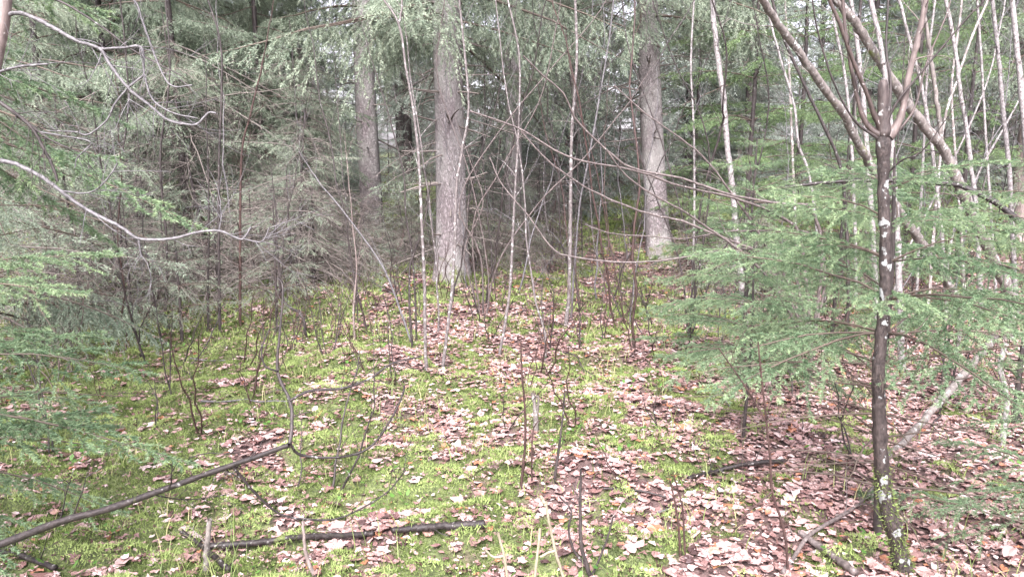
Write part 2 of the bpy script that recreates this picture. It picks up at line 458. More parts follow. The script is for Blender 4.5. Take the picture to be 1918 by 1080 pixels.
def blades(mb, base, d, side, L, W, tint, mi=0):
    """one thin triangle per needle / frond"""
    a = base - side * (W * 0.5)[:, None]; b = base + side * (W * 0.5)[:, None]; c = base + d * L[:, None]
    V = np.stack([a, b, c], 1).reshape(-1, 3)
    mb.add(V, tris=np.arange(len(V)).reshape(-1, 3), tint=np.repeat(tint, 3), mi=mi)
def rand_dirs(r, n, up):
    d = r.normal(0, 1, (n, 3)); d[:, 2] = np.abs(d[:, 2]) * up + 0.25
    return norm(d)
def debris():
    r = rng_of(36); mb = MB()
    x, y = wedge(r, 90000, 2.1, 9, 1.0); n = len(x)
    L = np.exp(r.normal(math.log(.014), .55, n)) * (1 + .06 * y)
    a = r.uniform(0, 6.283, n)
    d = np.stack([np.cos(a), np.sin(a), r.normal(0.05, .2, n)], -1)
    side = np.stack([-np.sin(a), np.cos(a), r.normal(0, .5, n)], -1)
    base = np.stack([x, y, height(x, y) + r.uniform(.002, .014, n)], -1)
    blades(mb, base, norm(d), norm(side), L, L * r.uniform(.12, .7, n), np.clip(r.normal(.4, .3, n), 0, 1))
    tag(mb.build('forest_debris', M['litter'], smooth=False), kind='stuff', label='crumbs of broken leaf, bark and needles between the leaves', cat='debris')
debris()
def moss_cover():
    r = rng_of(41); mb = MB()
    clump = noise2(42, 0.22, 14); broad = noise2(43, 0.75, 12)
    for n, y0, y1, L0, W0 in ((680000, 2.1, 6.5, .0165, .0046), (300000, 6.5, 14, .042, .011), (60000, 14, 30, .09, .03)):
        x, y = wedge(r, n, y0, y1, 1.0)
        m = mossiness(x, y)
        keep = r.uniform(0, 1, n) < np.clip((m - 0.2) * 2.2, 0, 1)
        x, y = x[keep], y[keep]
        k = len(x)
        cl = clump(x, y)
        z = height(x, y) + (np.clip(cl, -0.6, 1.6) + 0.5) * 0.022
        base = np.stack([x, y, z], -1)
        d = rand_dirs(r, k, 1.3)
        side = norm(np.cross(d, r.normal(0, 1, (k, 3))))
        blades(mb, base, d, side, L0 * r.uniform(.6, 1.6, k), W0 * r.uniform(.7, 1.4, k), np.clip(0.45 + 0.22 * cl + 0.13 * broad(x, y) + r.normal(0, .17, k), 0, 1))
    tag(mb.build('moss', M['moss']), kind='stuff', label='yellow green moss spreading in patches over the forest floor', cat='moss')
moss_cover()
def grass_cover():
    r = rng_of(51); mb = MB()
    cn = noise2(52, 0.7)
    x, y = wedge(r, 60000, 2.4, 12, 1.0)
    keep = (cn(x, y) > 0.6) & (r.uniform(0, 1, len(x)) < 0.35 + mossiness(x, y))
    x, y = x[keep], y[keep]; n = len(x)
    a = r.uniform(0, 6.283, n); L = r.uniform(.08, .24, n)
    lean = r.uniform(.25, 1.0, n)
    t = np.linspace(0, 1, 5)
    h = np.stack([np.cos(a), np.sin(a)], -1)
    rad = (t[None] ** 1.6) * (L * lean)[:, None]
    zz = height(x, y)[:, None] + L[:, None] * (t[None] * (1.0) - lean[:, None] * 0.75 * t[None] ** 2.2)
    P = np.stack([x[:, None] + rad * h[:, :1], y[:, None] + rad * h[:, 1:], zz], -1)
    sd_ = np.stack([-h[:, 1], h[:, 0], np.zeros(n)], -1)
    w = (0.0018 + 0.0006 * y / 4)[:, None] * (1 - t[None] * 0.9)
    A = P - sd_[:, None] * w[:, :, None]; B = P + sd_[:, None] * w[:, :, None]
    V = np.stack([A, B], 2).reshape(-1, 3)
    i = np.arange(n * 10).reshape(n, 5, 2)
    Q = np.stack([i[:, :-1, 0], i[:, :-1, 1], i[:, 1:, 1], i[:, 1:, 0]], -1).reshape(-1, 4)
    mb.add(V, quads=Q, tint=np.repeat(np.clip(r.normal(.5, .25, n), 0, 1), 10))
    tag(mb.build('grass', M['grass']), kind='stuff', label='thin arching grass growing in tufts between moss and leaves', cat='grass')
grass_cover()
def herbs():
    r = rng_of(61); mb = MB()
    cn = noise2(62, 0.9)
    x, y = wedge(r, 16000, 2.4, 12, 1.0)
    keep = (cn(x, y) > 0.9)
    x, y = x[keep], y[keep]; n = len(x)
    z = height(x, y) + r.uniform(.03, .09, n)
    o = leaf_shape(0)[::2]; m = len(o)
    s = r.uniform(.018, .035, n)
    a = r.uniform(0, 6.283, n)
    ca, sa = np.cos(a)[:, None], np.sin(a)[:, None]
    lx = o[None, :, 0] * s[:, None]; ly = o[None, :, 1] * s[:, None] * 1.3
    tl = r.normal(0, .5, (n, 1))
    P = np.stack([x[:, None] + ca * lx - sa * ly, y[:, None] + sa * lx + ca * ly, z[:, None] + lx * tl], -1)
    cen = np.stack([x, y, z], -1)[:, None]
    V = np.concatenate([cen, P], 1).reshape(-1, 3)
    st = (np.arange(n) * (m + 1))[:, None, None]
    T = (np.array([(0, 1 + i, 1 + (i + 1) % m) for i in range(m)])[None] + st).reshape(-1, 3)
    mb.add(V, tris=T, tint=np.repeat(r.uniform(0, 1, n), m + 1))
    tag(mb.build('ground_cover', M['herb']), kind='stuff', label='small bright green herb leaves scattered over the moss', cat='ground cover')
herbs()

# ------------------------------------------------------------------ branches
def needles_on(mb, r, P, dens, L, W, t0=0.0, flat=0.45, tint=0.5, mi=1, spread=0.85):
    """needles along polylines P (N,K,3)"""
    if len(P) == 0: return
    seg = np.linalg.norm(P[:, 1:] - P[:, :-1], axis=2); ln = seg.sum(1)
    cnt = r.poisson(np.maximum(ln * (1 - t0) * dens, 0.01))
    ci = np.repeat(np.arange(len(P)), cnt); n = len(ci)
    if n == 0: return
    K = P.shape[1]
    t = (t0 + (1 - t0) * r.uniform(0, 1, n)) * (K - 1) * 0.999
    k = t.astype(int); f = (t - k)[:, None]
    A, B = P[ci, k], P[ci, k + 1]
    base = A * (1 - f) + B * f; T = norm(B - A)
    n1 = norm(np.cross(T, np.array([0, 0, 1.0])) + 1e-6); n2 = np.cross(n1, T)
    ph = r.uniform(0, 6.283, n)
    rad = np.cos(ph)[:, None] * n1 + (np.sin(ph) * flat + 0.12)[:, None] * n2
    d = norm(T * 0.6 + rad * spread)
    side = norm(np.cross(d, r.normal(0, 1, (n, 3))))
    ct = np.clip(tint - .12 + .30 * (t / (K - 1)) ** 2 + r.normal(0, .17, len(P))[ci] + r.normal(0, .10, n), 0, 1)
    blades(mb, base, d, side, L * r.uniform(.7, 1.25, n), W * r.uniform(.8, 1.25, n), ct, mi)

def branch(seed, L=2.0, nside=24, nsub=7, droop=(-0.05, -0.18), pend=0.6, tipup=0.0, sidelen=0.42, bare=0.25,
           dens=70, nl=0.028, nw=0.0045, r0=0.014, rt=0.0022, subwood=True, flat=0.5, tint=0.5, jit=0.08, sub_dead=0.0, inner=0.1):
    """a limb along +X from the origin; wood in slot 0, needles in slot 1"""
    r = rng_of(seed); mb = MB()
    s = np.linspace(0, 1, 8)
    wob = np.cumsum(r.normal(0, 0.02, (8, 2)), 0) * L * 0.6
    ax = np.stack([L * s, wob[:, 0], L * (droop[0] * s + droop[1] * s ** 2 + tipup * s ** 4) + wob[:, 1] * .5], -1)
    mb.tubes(ax[None], (r0 * (1 - s) ** 0.8 + rt)[None], 4, tint=0.35)
    ss = inner + (0.97 - inner) * (np.arange(nside) + r.uniform(0, 1, nside)) / nside
    sgn = np.where(np.arange(nside) % 2, 1, -1)
    l = L * (sidelen * (1 - ss) + 0.05) * r.uniform(.55, 1.15, nside) * np.clip(ss / 0.22, .4, 1)
    k = ss * 7 * .999; ki = k.astype(int); f = (k - ki)[:, None]
    b0 = ax[ki] * (1 - f) + ax[ki + 1] * f; T = norm(ax[ki + 1] - ax[ki])
    ang = np.radians(62 - 22 * ss + r.normal(0, 9, nside))
    dirs = np.stack([np.cos(ang), sgn * np.sin(ang), r.normal(0, jit * 2, nside)], -1)
    dirs = norm(dirs + T * 0.2)
    t = np.linspace(0, 1, 5)
    S = b0[:, None] + dirs[:, None] * (l[:, None] * t[None])[:, :, None]
    S[:, :, 2] -= pend * l[:, None] * t[None] ** 1.5 * r.uniform(.6, 1.3, (nside, 1))
    S += r.normal(0, jit * .35, S.shape) * (l[:, None, None] * t[None, :, None])
    mb.tubes(S, (rt * 1.1 * (1 - .75 * t))[None] * np.clip(l / (L * .3), .5, 1.3)[:, None], 3, tint=np.clip(r.normal(.5, .3, nside), 0, 1))
    # sub twigs
    subs = None
    if nsub:
        m = nside * nsub
        ci = np.repeat(np.arange(nside), nsub); tt = (np.tile(np.arange(nsub), nside) + r.uniform(0, 1, m)) / nsub * .85 + .1
        kk = tt * 4 * .999; ki = kk.astype(int); f = (kk - ki)[:, None]
        c0 = S[ci, ki] * (1 - f) + S[ci, ki + 1] * f
        d0 = norm(S[ci, ki + 1] - S[ci, ki])
        sg = np.where(np.arange(m) % 2, 1, -1)
        perp = norm(np.cross(np.array([0, 0, 1.0]), d0)) * sg[:, None]
        dd = norm(d0 * 0.75 + perp * 0.75 + r.normal(0, jit, (m, 3)))
        sl = l[ci] * (0.42 * (1 - tt) + .06) * r.uniform(.6, 1.2, m)
        t3 = np.linspace(0, 1, 3)
        U = c0[:, None] + dd[:, None] * (sl[:, None] * t3[None])[:, :, None]
        U[:, :, 2] -= pend * 1.1 * sl[:, None] * t3[None] ** 1.5
        subs = U
        if subwood: mb.tubes(U, np.repeat((rt * .75 * (1 - .7 * t3))[None], m, 0), 3, tint=np.clip(r.normal(.55, .3, m), 0, 1))
    if dens > 0:
        live = r.uniform(0, 1, nside) >= sub_dead
        okS = live & (ss > bare * 0.6)
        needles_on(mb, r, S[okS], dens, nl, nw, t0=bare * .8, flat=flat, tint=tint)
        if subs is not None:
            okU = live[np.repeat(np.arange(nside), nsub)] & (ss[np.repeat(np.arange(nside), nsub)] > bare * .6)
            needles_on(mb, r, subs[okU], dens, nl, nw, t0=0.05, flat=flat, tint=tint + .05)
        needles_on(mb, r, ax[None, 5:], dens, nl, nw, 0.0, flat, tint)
    return mb.pack()

def rotm(az, el, roll=0.0):
    """limb along +X turned to azimuth az, raised by el"""
    ca, sa = math.cos(az), math.sin(az); ce, se = math.cos(el), math.sin(el); cr, sr = math.cos(roll), math.sin(roll)
    Rz = np.array([[ca, -sa, 0], [sa, ca, 0], [0, 0, 1]]); Ry = np.array([[ce, 0, -se], [0, 1, 0], [se, 0, ce]])
    Rx = np.array([[1, 0, 0], [0, cr, -sr], [0, sr, cr]])
    return Rz @ Ry @ Rx

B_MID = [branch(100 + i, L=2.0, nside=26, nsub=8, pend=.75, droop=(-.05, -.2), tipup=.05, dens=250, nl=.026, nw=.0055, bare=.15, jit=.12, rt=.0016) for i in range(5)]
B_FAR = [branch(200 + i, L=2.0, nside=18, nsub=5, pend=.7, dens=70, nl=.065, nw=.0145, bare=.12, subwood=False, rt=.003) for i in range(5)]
B_DEAD = [branch(300 + i, L=1.5, nside=12, nsub=4, pend=.25 + .09 * i, droop=(-.1, -.1 - .06 * i), dens=0, r0=.009, rt=.0030, jit=.42, sidelen=.6) for i in range(6)]
B_SPARSE = [branch(350 + i, L=1.5, nside=20, nsub=5, pend=.5, droop=(-.1, -.2), dens=150, nl=.026, nw=.0065, r0=.010, rt=.002, jit=.2, sidelen=.5, bare=.3, sub_dead=.35) for i in range(5)]
B_YOUNG = [branch(400 + i, L=1.0, nside=20, nsub=6, pend=.38, droop=(.10, -.38), tipup=.06, dens=430, nl=.019, nw=.0036, bare=.15, r0=.006, rt=.0012, flat=.9, jit=.12) for i in range(5)]
B_NEAR = [branch(500 + i, L=0.9, nside=18, nsub=5, pend=.36, droop=(.10, -.42), tipup=.08, dens=900, nl=.014, nw=.0026, bare=.12, r0=.0045, rt=.0009, flat=.8, jit=.10, sidelen=.50) for i in range(5)]
B_NEARBARE = [branch(550 + i, L=0.9, nside=12, nsub=2, pend=.15, droop=(-.02, -.15), dens=0, r0=.0055, rt=.0010, jit=.15, sidelen=.3) for i in range(4)]

def trunk_mesh(pts, rad, sides=14, seed=0, flare=0.0):
    """irregular trunk with roots flaring out at the base"""
    r = rng_of(seed)
    mb = MB()
    P = np.asarray(pts, float)
    V, Q = tube_arrays(P[None], np.asarray(rad, float)[None], sides)
    K = len(P)
    V = V.reshape(K, sides, 3)
    ph = r.uniform(0, 6.28, 4)
    an = np.arange(sides) * 2 * math.pi / sides
    z = P[:, 2] - P[0, 2]
    lob = 1 + 0.03 * np.sin(3 * an[None] + ph[0] + z[:, None] * .5) + .025 * np.sin(5 * an[None] + ph[1] - z[:, None])
    if flare: lob = lob + flare * np.exp(-z / .22)[:, None] * (1 + .5 * np.sin(4 * an + ph[2])[None])
    lob = lob + r.normal(0, .012, (K, sides))
    V = P[:, None] + (V - P[:, None]) * lob[:, :, None]
    mb.add(V.reshape(-1, 3), quads=Q)
    return mb

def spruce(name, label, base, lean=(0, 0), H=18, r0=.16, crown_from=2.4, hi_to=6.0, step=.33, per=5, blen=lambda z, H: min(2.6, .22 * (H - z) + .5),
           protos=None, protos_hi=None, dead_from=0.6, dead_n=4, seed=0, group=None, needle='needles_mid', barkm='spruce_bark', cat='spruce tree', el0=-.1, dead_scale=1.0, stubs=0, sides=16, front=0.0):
    r = rng_of(seed)
    root = thing(name, label, cat, tuple(base), 0, group)
    zs = np.concatenate([np.linspace(-.15, .6, 7), np.linspace(.9, H, 26)])
    ax = np.stack([lean[0] * zs + .02 * np.sin(zs * .9 + seed), lean[1] * zs + .02 * np.sin(zs * .7 + 2 * seed), zs], -1)
    rad = r0 * np.clip(1 - zs / H, .02, 1.0) ** .75 * (1 + .10 * np.exp(-np.maximum(zs, 0) / .5))
    trunk_mesh(ax, rad, sides, seed, .45).build('trunk', M[barkm], root)
    def axis(z): return np.array([np.interp(z, zs, ax[:, 0]), np.interp(z, zs, ax[:, 1]), z])
    cr = MB()
    z = crown_from
    while z < H - .3:
        P = protos if z < hi_to else protos_hi
        az0 = r.uniform(0, 6.28)
        for k in range(per if z < hi_to else max(3, per - 2)):
            az = az0 + k * 6.283 / per + r.normal(0, .25)
            L = blen(z, H) * r.uniform(.7, 1.15) * (1 if z < hi_to or hi_to == 0 else .75)
            if front and math.sin(az) < -.55 and z < hi_to and r.uniform() < front: continue
            b = P[r.integers(len(P))]
            el = el0 + .55 * (z / H) ** 1.5 + r.normal(0, .1)
            cr.merge(b, rotm(az, el, r.normal(0, .25)) * (L / 2.0), axis(z + r.uniform(-.15, .15)), dt=r.normal(0, .08))
        z += step * (1 if z < hi_to or hi_to == 0 else 3.2)
    cr.build('crown', [M['live_twig'], M[needle]], root)
    dd = MB()
    z = dead_from
    while z < crown_from + .8 and dead_n:
        for k in range(dead_n):
            az = r.uniform(0, 6.28)
            if front and math.sin(az) < -.4: continue
            P = B_DEAD if r.uniform() < .75 else B_SPARSE
            b = P[r.integers(len(P))]
            dd.merge(b, rotm(az, -.15 + r.normal(0, .22), r.normal(0, .5)) * dead_scale * r.uniform(.55, 1.15), axis(z + r.uniform(-.15, .15)), dt=r.normal(0, .12))
        for k in range(stubs):
            az = r.uniform(0, 6.28); l = r.uniform(.15, .6)
            p = axis(z); d = np.array([math.cos(az), math.sin(az), r.uniform(-.35, .25)])
            q = np.linspace(0, 1, 4)[:, None]
            dd.tube(p + d * q * l + r.normal(0, .012, (4, 3)), [.013, .011, .009, .005], 5, tint=r.uniform(.2, .6))
        z += .3
    if dd.n: dd.build('dead_wood', [M['dead_twig'], M[needle]], root)
    return root

# --- big spruces
def put(px, py): return gp(px, py)
spruce('spruce_tree', 'tall spruce with thick grey trunk and broken branch stubs in the middle of the scene', put(845, 527), lean=(-.003, .0), H=20, r0=.165, crown_from=2.7, hi_to=6.2,
       protos=B_MID, protos_hi=B_FAR, dead_from=.5, dead_n=3, seed=1, stubs=6, dead_scale=.8, front=.4, blen=lambda z, H: min(2.3, .22 * (H - z) + .4))
spruce('spruce_tree', 'tall spruce with grey trunk behind and left of the thick central spruce', put(697, 447), lean=(-.006, 0), H=21, r0=.165, crown_from=3.4, hi_to=7.5,
       protos=B_MID, protos_hi=B_FAR, dead_from=1.4, dead_n=2, seed=2, stubs=2, front=.55, blen=lambda z, H: min(2.1, .2 * (H - z) + .4))
spruce('spruce_tree', 'tall spruce with bare grey trunk leaning slightly, on a mossy mound ending the leaf path', put(1234, 477), lean=(-.075, 0), H=22, r0=.155, crown_from=3.1, hi_to=8,
       protos=B_MID, protos_hi=B_FAR, dead_from=1.6, dead_n=5, seed=3, stubs=5, front=.45, blen=lambda z, H: min(2.2, .2 * (H - z) + .4))
def far_put(px, D):
    p = at(px, 400, D); p[2] = float(height(p[0], p[1])); return p
spruce('spruce_tree', 'grey trunked spruce at far left hanging with green boughs', far_put(52, 12), lean=(.0, 0), H=19, r0=.17, crown_from=2.2, hi_to=6,
       protos=B_MID, protos_hi=B_FAR, dead_from=.5, dead_n=5, seed=4)
spruce('spruce_tree', 'dense grey green spruce with hidden trunk in the upper left behind the bare twigs', far_put(270, 10.5), H=17, r0=.13, crown_from=2.3, hi_to=5.5,
       protos=B_MID, protos_hi=B_FAR, dead_from=.4, dead_n=6, seed=5)
spruce('spruce_tree', 'spruce with soft hanging foliage between the left thicket and the central trunks', far_put(505, 12.5), H=18, r0=.14, crown_from=2.1, hi_to=6.2,
       protos=B_MID, protos_hi=B_FAR, dead_from=.4, dead_n=6, seed=6, blen=lambda z, H: min(1.8, .2 * (H - z) + .4))
spruce('spruce_tree', 'broad spruce with brown trunk and hanging boughs right of the thick central trunk', far_put(962, 13.5), H=19, r0=.15, crown_from=2.3, hi_to=6.5,
       protos=B_MID, protos_hi=B_FAR, dead_from=.5, dead_n=4, seed=8, per=4, step=.42, front=.4, blen=lambda z, H: min(1.9, .2 * (H - z) + .4))
spruce('spruce_tree', 'reddish brown trunked spruce at the right edge behind the slim birches', far_put(1912, 12), H=19, r0=.15, crown_from=2.9, hi_to=6.2,
       protos=B_MID, protos_hi=B_FAR, dead_from=1.0, dead_n=3, seed=9, barkm='tan_bark')

# --- young bright spruces behind the birches on the right
def young(name, label, base, H, L, seed, protos=B_YOUNG, needle='needles_bright', bare_to=.3, step=.2, per=5, group=None, tl=1.0, bare=B_DEAD, bare_len=.55, lean=(0, 0), wood='live_twig', cat='young spruce', el=.05):
    r = rng_of(seed)
    root = thing(name, label, cat, tuple(base), 0, group)
    zs = np.linspace(-.08, H, 14)
    ax = np.stack([lean[0] * zs + .012 * np.sin(zs * 2 + seed), lean[1] * zs, zs], -1)
    mb = MB(); mb.tube(ax, .012 * H ** .6 * (1 - zs / (H * 1.03)) ** .8 + .003, 8)
    mb.build('trunk', M['dark_bark'], root)
    cr = MB(); z = bare_to
    while z < H - .03:
        az0 = r.uniform(0, 6.28)
        for k in range(per):
            l = L * (1 - z / H) ** .7 * r.uniform(.75, 1.15) + .1
            b = protos[r.integers(len(protos))]
            cr.merge(b, rotm(az0 + k * 6.283 / per + r.normal(0, .2), el + .35 * z / H + r.normal(0, .08), r.normal(0, .2)) * (l / tl),
                     np.array([np.interp(z, zs, ax[:, 0]), np.interp(z, zs, ax[:, 1]), z]), dt=r.normal(0, .08))
        z += step
    cr.build('crown', [M[wood], M[needle]], root)
    return root
yg = 'young green spruces behind the birches'
for i, (px, D, H, L) in enumerate(((1400, 9.5, 5.5, 1.5), (1490, 11, 6.5, 1.6), (1585, 9, 5.0, 1.4), (1700, 11.5, 6.5, 1.6), (1800, 9.5, 5, 1.4), (1300, 12.5, 6, 1.4))):
    young('young_spruce', ['bright green young spruce behind the leaning lichen birch', 'bright green young spruce far behind the two crossing trunks', 'bright green young spruce directly behind the broken snag', 'bright green young spruce deep among the slim birches', 'bright green young spruce behind the bent mossy trunk', 'bright green young spruce beside the leaning far spruce trunk'][i],
          far_put(px, D), H, L, 700 + i, bare_to=.5, step=.5, per=4, group=yg)
young('young_spruce', 'low young spruce with drooping boughs left of the lichen spotted snag, further back', put(1392, 712), 1.75, .95, 720, needle='needles_near', step=.16, bare_to=.25)
young('young_spruce', 'small young spruce half hidden at the foot of the birch group', put(1560, 640), 1.9, .9, 721, needle='needles_near', step=.2)
young('young_spruce', 'small spruce growing behind the slender left saplings', put(520, 600), 1.1, .6, 722, needle='needles_mid', step=.2, protos=B_SPARSE, tl=1.5)
young('young_spruce', 'small spruce sapling with drooping tips among dead twigs on the left', put(340, 640), 1.1, .6, 723, needle='needles_mid', step=.2, protos=B_SPARSE, tl=1.5)

# --- half dead thin spruces making the tangle on the left and round the central trunk
def thicket():
    protos = []
    for s in range(4):
        r = rng_of(800 + s)
        H = 3.6
        root = thing('dead_spruce', 'thin half dead spruce in the tangled left thicket', 'dead spruce', (0, 0, -50), 0, 'half dead spruces of the tangled understorey')
        zs = np.linspace(-.1, H, 14)
        ax = np.stack([.04 * np.sin(zs * 1.3 + s), .04 * np.sin(zs + 2 * s), zs], -1)
        mb = MB(); mb.tube(ax, .026 * (1 - zs / (H * 1.05)) ** .8 + .003, 7); mb.build('trunk', M['dark_bark'], root)
        cr = MB(); z = .15
        while z < H - .1:
            for k in range(5):
                P = B_DEAD if r.uniform() < (.65 if z < 1.5 else .3) else B_SPARSE
                cr.merge(P[r.integers(len(P))], rotm(r.uniform(0, 6.28), -.05 + r.normal(0, .25), r.normal(0, .6)) * (1.05 * (1 - z / H) ** .5 * r.uniform(.5, 1.1)), np.array([0, 0, z]), dt=r.normal(0, .15))
            z += .17
        cr.build('crown', [M['dead_twig'], M['needles_mid']], root)
        protos.append(root)
    r = rng_of(810)
    spots = [(-40, 7.6), (130, 7.2), (205, 9.0), (260, 7.9), (330, 9.6), (385, 8.4), (455, 9.2), (560, 8.2), (590, 9.6), (790, 9.6), (885, 9.3), (920, 10.3), (985, 9.6), (1010, 11.5), (575, 12), (1330, 10.4), (1290, 12), (1440, 8.8), (1660, 8.6), (760, 8.8)]
    used = set()
    for i, (px, D) in enumerate(spots):
        p = far_put(px, D)
        k = i % 4; sc = r.uniform(.42, .85) if px < 600 else r.uniform(.26, .42)
        lab = None; grp = 'half dead spruces of the tangled understorey'
        if px >= 600 and px < 1100: lab = 'low brushy dead spruce at the foot of the central trunks'
        elif px >= 1100: lab = 'low brushy dead spruce behind the birches on the right'
        if k not in used:
            used.add(k); o = protos[k]; o.location = p; o.rotation_euler = (0, 0, r.uniform(0, 6.28)); o.scale = (sc, sc, sc)
        else:
            o = dup(protos[k], p, r.uniform(0, 6.28), sc, lab, grp, (r.normal(0, .05), r.normal(0, .05)))
thicket()

def brush():
    protos = [young('dead_brush', 'low brown tangle of dead spruce twigs near the foot of the grey trunks', (0, 0, 0), 1.35, 1.25, 980 + k, protos=B_DEAD + B_SPARSE[:1], needle='needles_mid', step=.12, per=5, tl=1.5, bare_to=.12,
                    wood='dead_twig', cat='dead brush', el=-.05, group='low tangles of dead twigs on the mossy bank') for k in range(3)]
    r = rng_of(985)
    spots = [(585, 8.0, .9), (640, 8.6, .75), (690, 9.2, .5), (735, 9.0, .5), (770, 8.6, .5), (670, 8.0, .45), (870, 9.2, .5), (925, 9.6, .6), (985, 9.3, .5), (1035, 9.8, .55), (540, 7.7, .9), (890, 8.6, .6), (715, 10.6, .8), (800, 10.8, .9), (1010, 11.5, 1.0),
             (470, 7.9, .8), (400, 7.6, .75), (300, 7.5, .8), (230, 7.3, .8), (160, 7.4, .8), (80, 7.2, .8), (1320, 9.6, .8), (1240, 12.5, .9), (1420, 8.8, .8)]
    for i, (px, D, sc) in enumerate(spots):
        p = far_put(px, D); k = i % 3
        far_side = px < 500 or px > 1200
        lab = 'low brown tangle of dead spruce twigs under the left thicket' if px < 500 else 'low brown tangle of dead spruce twigs below the birches' if px > 1200 else None
        if i < 3: o = protos[k]; o.location = p; o.scale = (sc,) * 3; o.rotation_euler = (0, 0, r.uniform(0, 6.28))
        else: dup(protos[k], p, r.uniform(0, 6.28), sc, lab)
brush()

# --- background forest
def background():
    protos = []
    for s in range(4):
        H = 16 + s * 1.5
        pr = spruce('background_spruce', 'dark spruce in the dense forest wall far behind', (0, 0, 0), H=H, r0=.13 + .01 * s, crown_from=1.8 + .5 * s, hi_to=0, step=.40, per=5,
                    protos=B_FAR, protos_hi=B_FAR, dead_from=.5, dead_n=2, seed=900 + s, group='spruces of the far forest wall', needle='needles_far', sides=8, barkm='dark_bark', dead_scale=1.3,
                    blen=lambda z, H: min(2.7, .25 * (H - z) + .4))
        protos.append(pr)
    r = rng_of(910)
    pts = []
    tries = 0
    while len(pts) < 78 and tries < 9000:
        tries += 1
        y = r.uniform(16, 42) if len(pts) < 48 else r.uniform(36, 66); x = r.uniform(-1, 1) * (y * .72 + 3)
        px = 959 + x / y * FPX
        if any((x - a) ** 2 + (y - b) ** 2 < 2.3 ** 2 for a, b in pts): continue
        if abs(px - 697) < 40 and y < 17: continue
        if y > 36:
            if not any(abs(px - g) < 75 for g in (620, 960, 1155, 1455, 1560)): pts.append((x, y))
            continue
        if abs(px - 620) < 85 or abs(px - 1150) < 70 or abs(px - 965) < 55 or abs(px - 1460) < 40 or abs(px - 300) < 25: continue
        pts.append((x, y))
    for i, (x, y) in enumerate(pts):
        z = float(height(x, y))
        k = i % 4; sc = r.uniform(.8, 1.15)
        if i < 4:
            o = protos[k]; o.location = (x, y, z); o.rotation_euler = (0, 0, r.uniform(0, 6.28)); o.scale = (sc,) * 3
        else: dup(protos[k], (x, y, z), r.uniform(0, 6.28), sc)
background()
def low_far():
    first = None
    r = rng_of(930)
    for i in range(80):
        px = [1050, 1120, 1160, 1200, 1010, 960, 620, 590, 650, 560, 1270, 1340][i % 12] + r.normal(0, 45) if i < 40 else r.uniform(-50, 1950)
        D = r.uniform(14.5, 34)
        if 1170 < px < 1290 and D < 17: D += 5
        p = far_put(px, D)
        if first is None:
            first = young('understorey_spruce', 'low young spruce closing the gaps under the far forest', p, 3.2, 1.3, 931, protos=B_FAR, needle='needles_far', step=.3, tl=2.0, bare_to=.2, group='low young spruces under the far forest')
        else: dup(first, p, r.uniform(0, 6.28), r.uniform(.6, 1.5))
low_far()
# nearer green spruces of the left thicket
for i_, (px_, D_, H_, L_, lab_) in enumerate(((95, 8.6, 6.5, 1.3, 'green spruce with drooping boughs nearest the left edge of the thicket'), (215, 9.6, 7.5, 1.4, 'green spruce with drooping boughs behind the hooked grey twigs of the upper left'),
        (345, 8.8, 6.5, 1.2, 'green spruce with drooping boughs just left of the long dark saplings'), (500, 10.2, 7.0, 1.3, 'green spruce with drooping boughs right of the long dark saplings'), (560, 12.6, 7.0, 1.1, 'green spruce with drooping boughs just left of the mid distance grey trunk'))):
    spruce('spruce_tree', lab_, far_put(px_, D_), H=H_, r0=.05, crown_from=1.5 + .3 * (i_ % 3), hi_to=5.5, step=.34, per=4, protos=B_MID, protos_hi=B_FAR, dead_from=.3, dead_n=5, seed=960 + i_, barkm='dark_bark', sides=9,
           blen=lambda z, H, L_=L_: L_ * (1 - z / H) ** .5 + .25, el0=-.2)
spruce('spruce_tree', 'sparse spruce with long drooping half bare boughs at the left edge above the moss', far_put(-60, 5.4), H=4.5, r0=.04, crown_from=.5, hi_to=3.0, step=.24, per=5, protos=B_SPARSE + B_DEAD[:2] + B_MID[:2], protos_hi=B_FAR, dead_from=.3, dead_n=2,
       seed=970, barkm='dark_bark', sides=9, blen=lambda z, H: 1.9 * (1 - z / H) ** .6 + .2, el0=-.22)

# ------------------------------------------------------------------ traced stems and branches
def smooth(pts, n):
    P = np.asarray(pts, float)
    if len(P) < 3:
        t = np.linspace(0, 1, n)[:, None]; return P[0] * (1 - t) + P[-1] * t
    d = np.concatenate([[0], np.cumsum(np.linalg.norm(P[1:] - P[:-1], axis=1))])
    Q = np.vstack([2 * P[0] - P[1], P, 2 * P[-1] - P[-2]])
    out = []
    for u in np.linspace(0, d[-1], n):
        i = min(np.searchsorted(d, u, side='right') - 1, len(P) - 2)
        f = (u - d[i]) / max(d[i + 1] - d[i], 1e-9)
        p0, p1, p2, p3 = Q[i], Q[i + 1], Q[i + 2], Q[i + 3]
        out.append(.5 * ((2 * p1) + (p2 - p0) * f + (2 * p0 - 5 * p1 + 4 * p2 - p3) * f * f + (3 * p1 - p0 - 3 * p2 + p3) * f ** 3))
    return np.array(out)

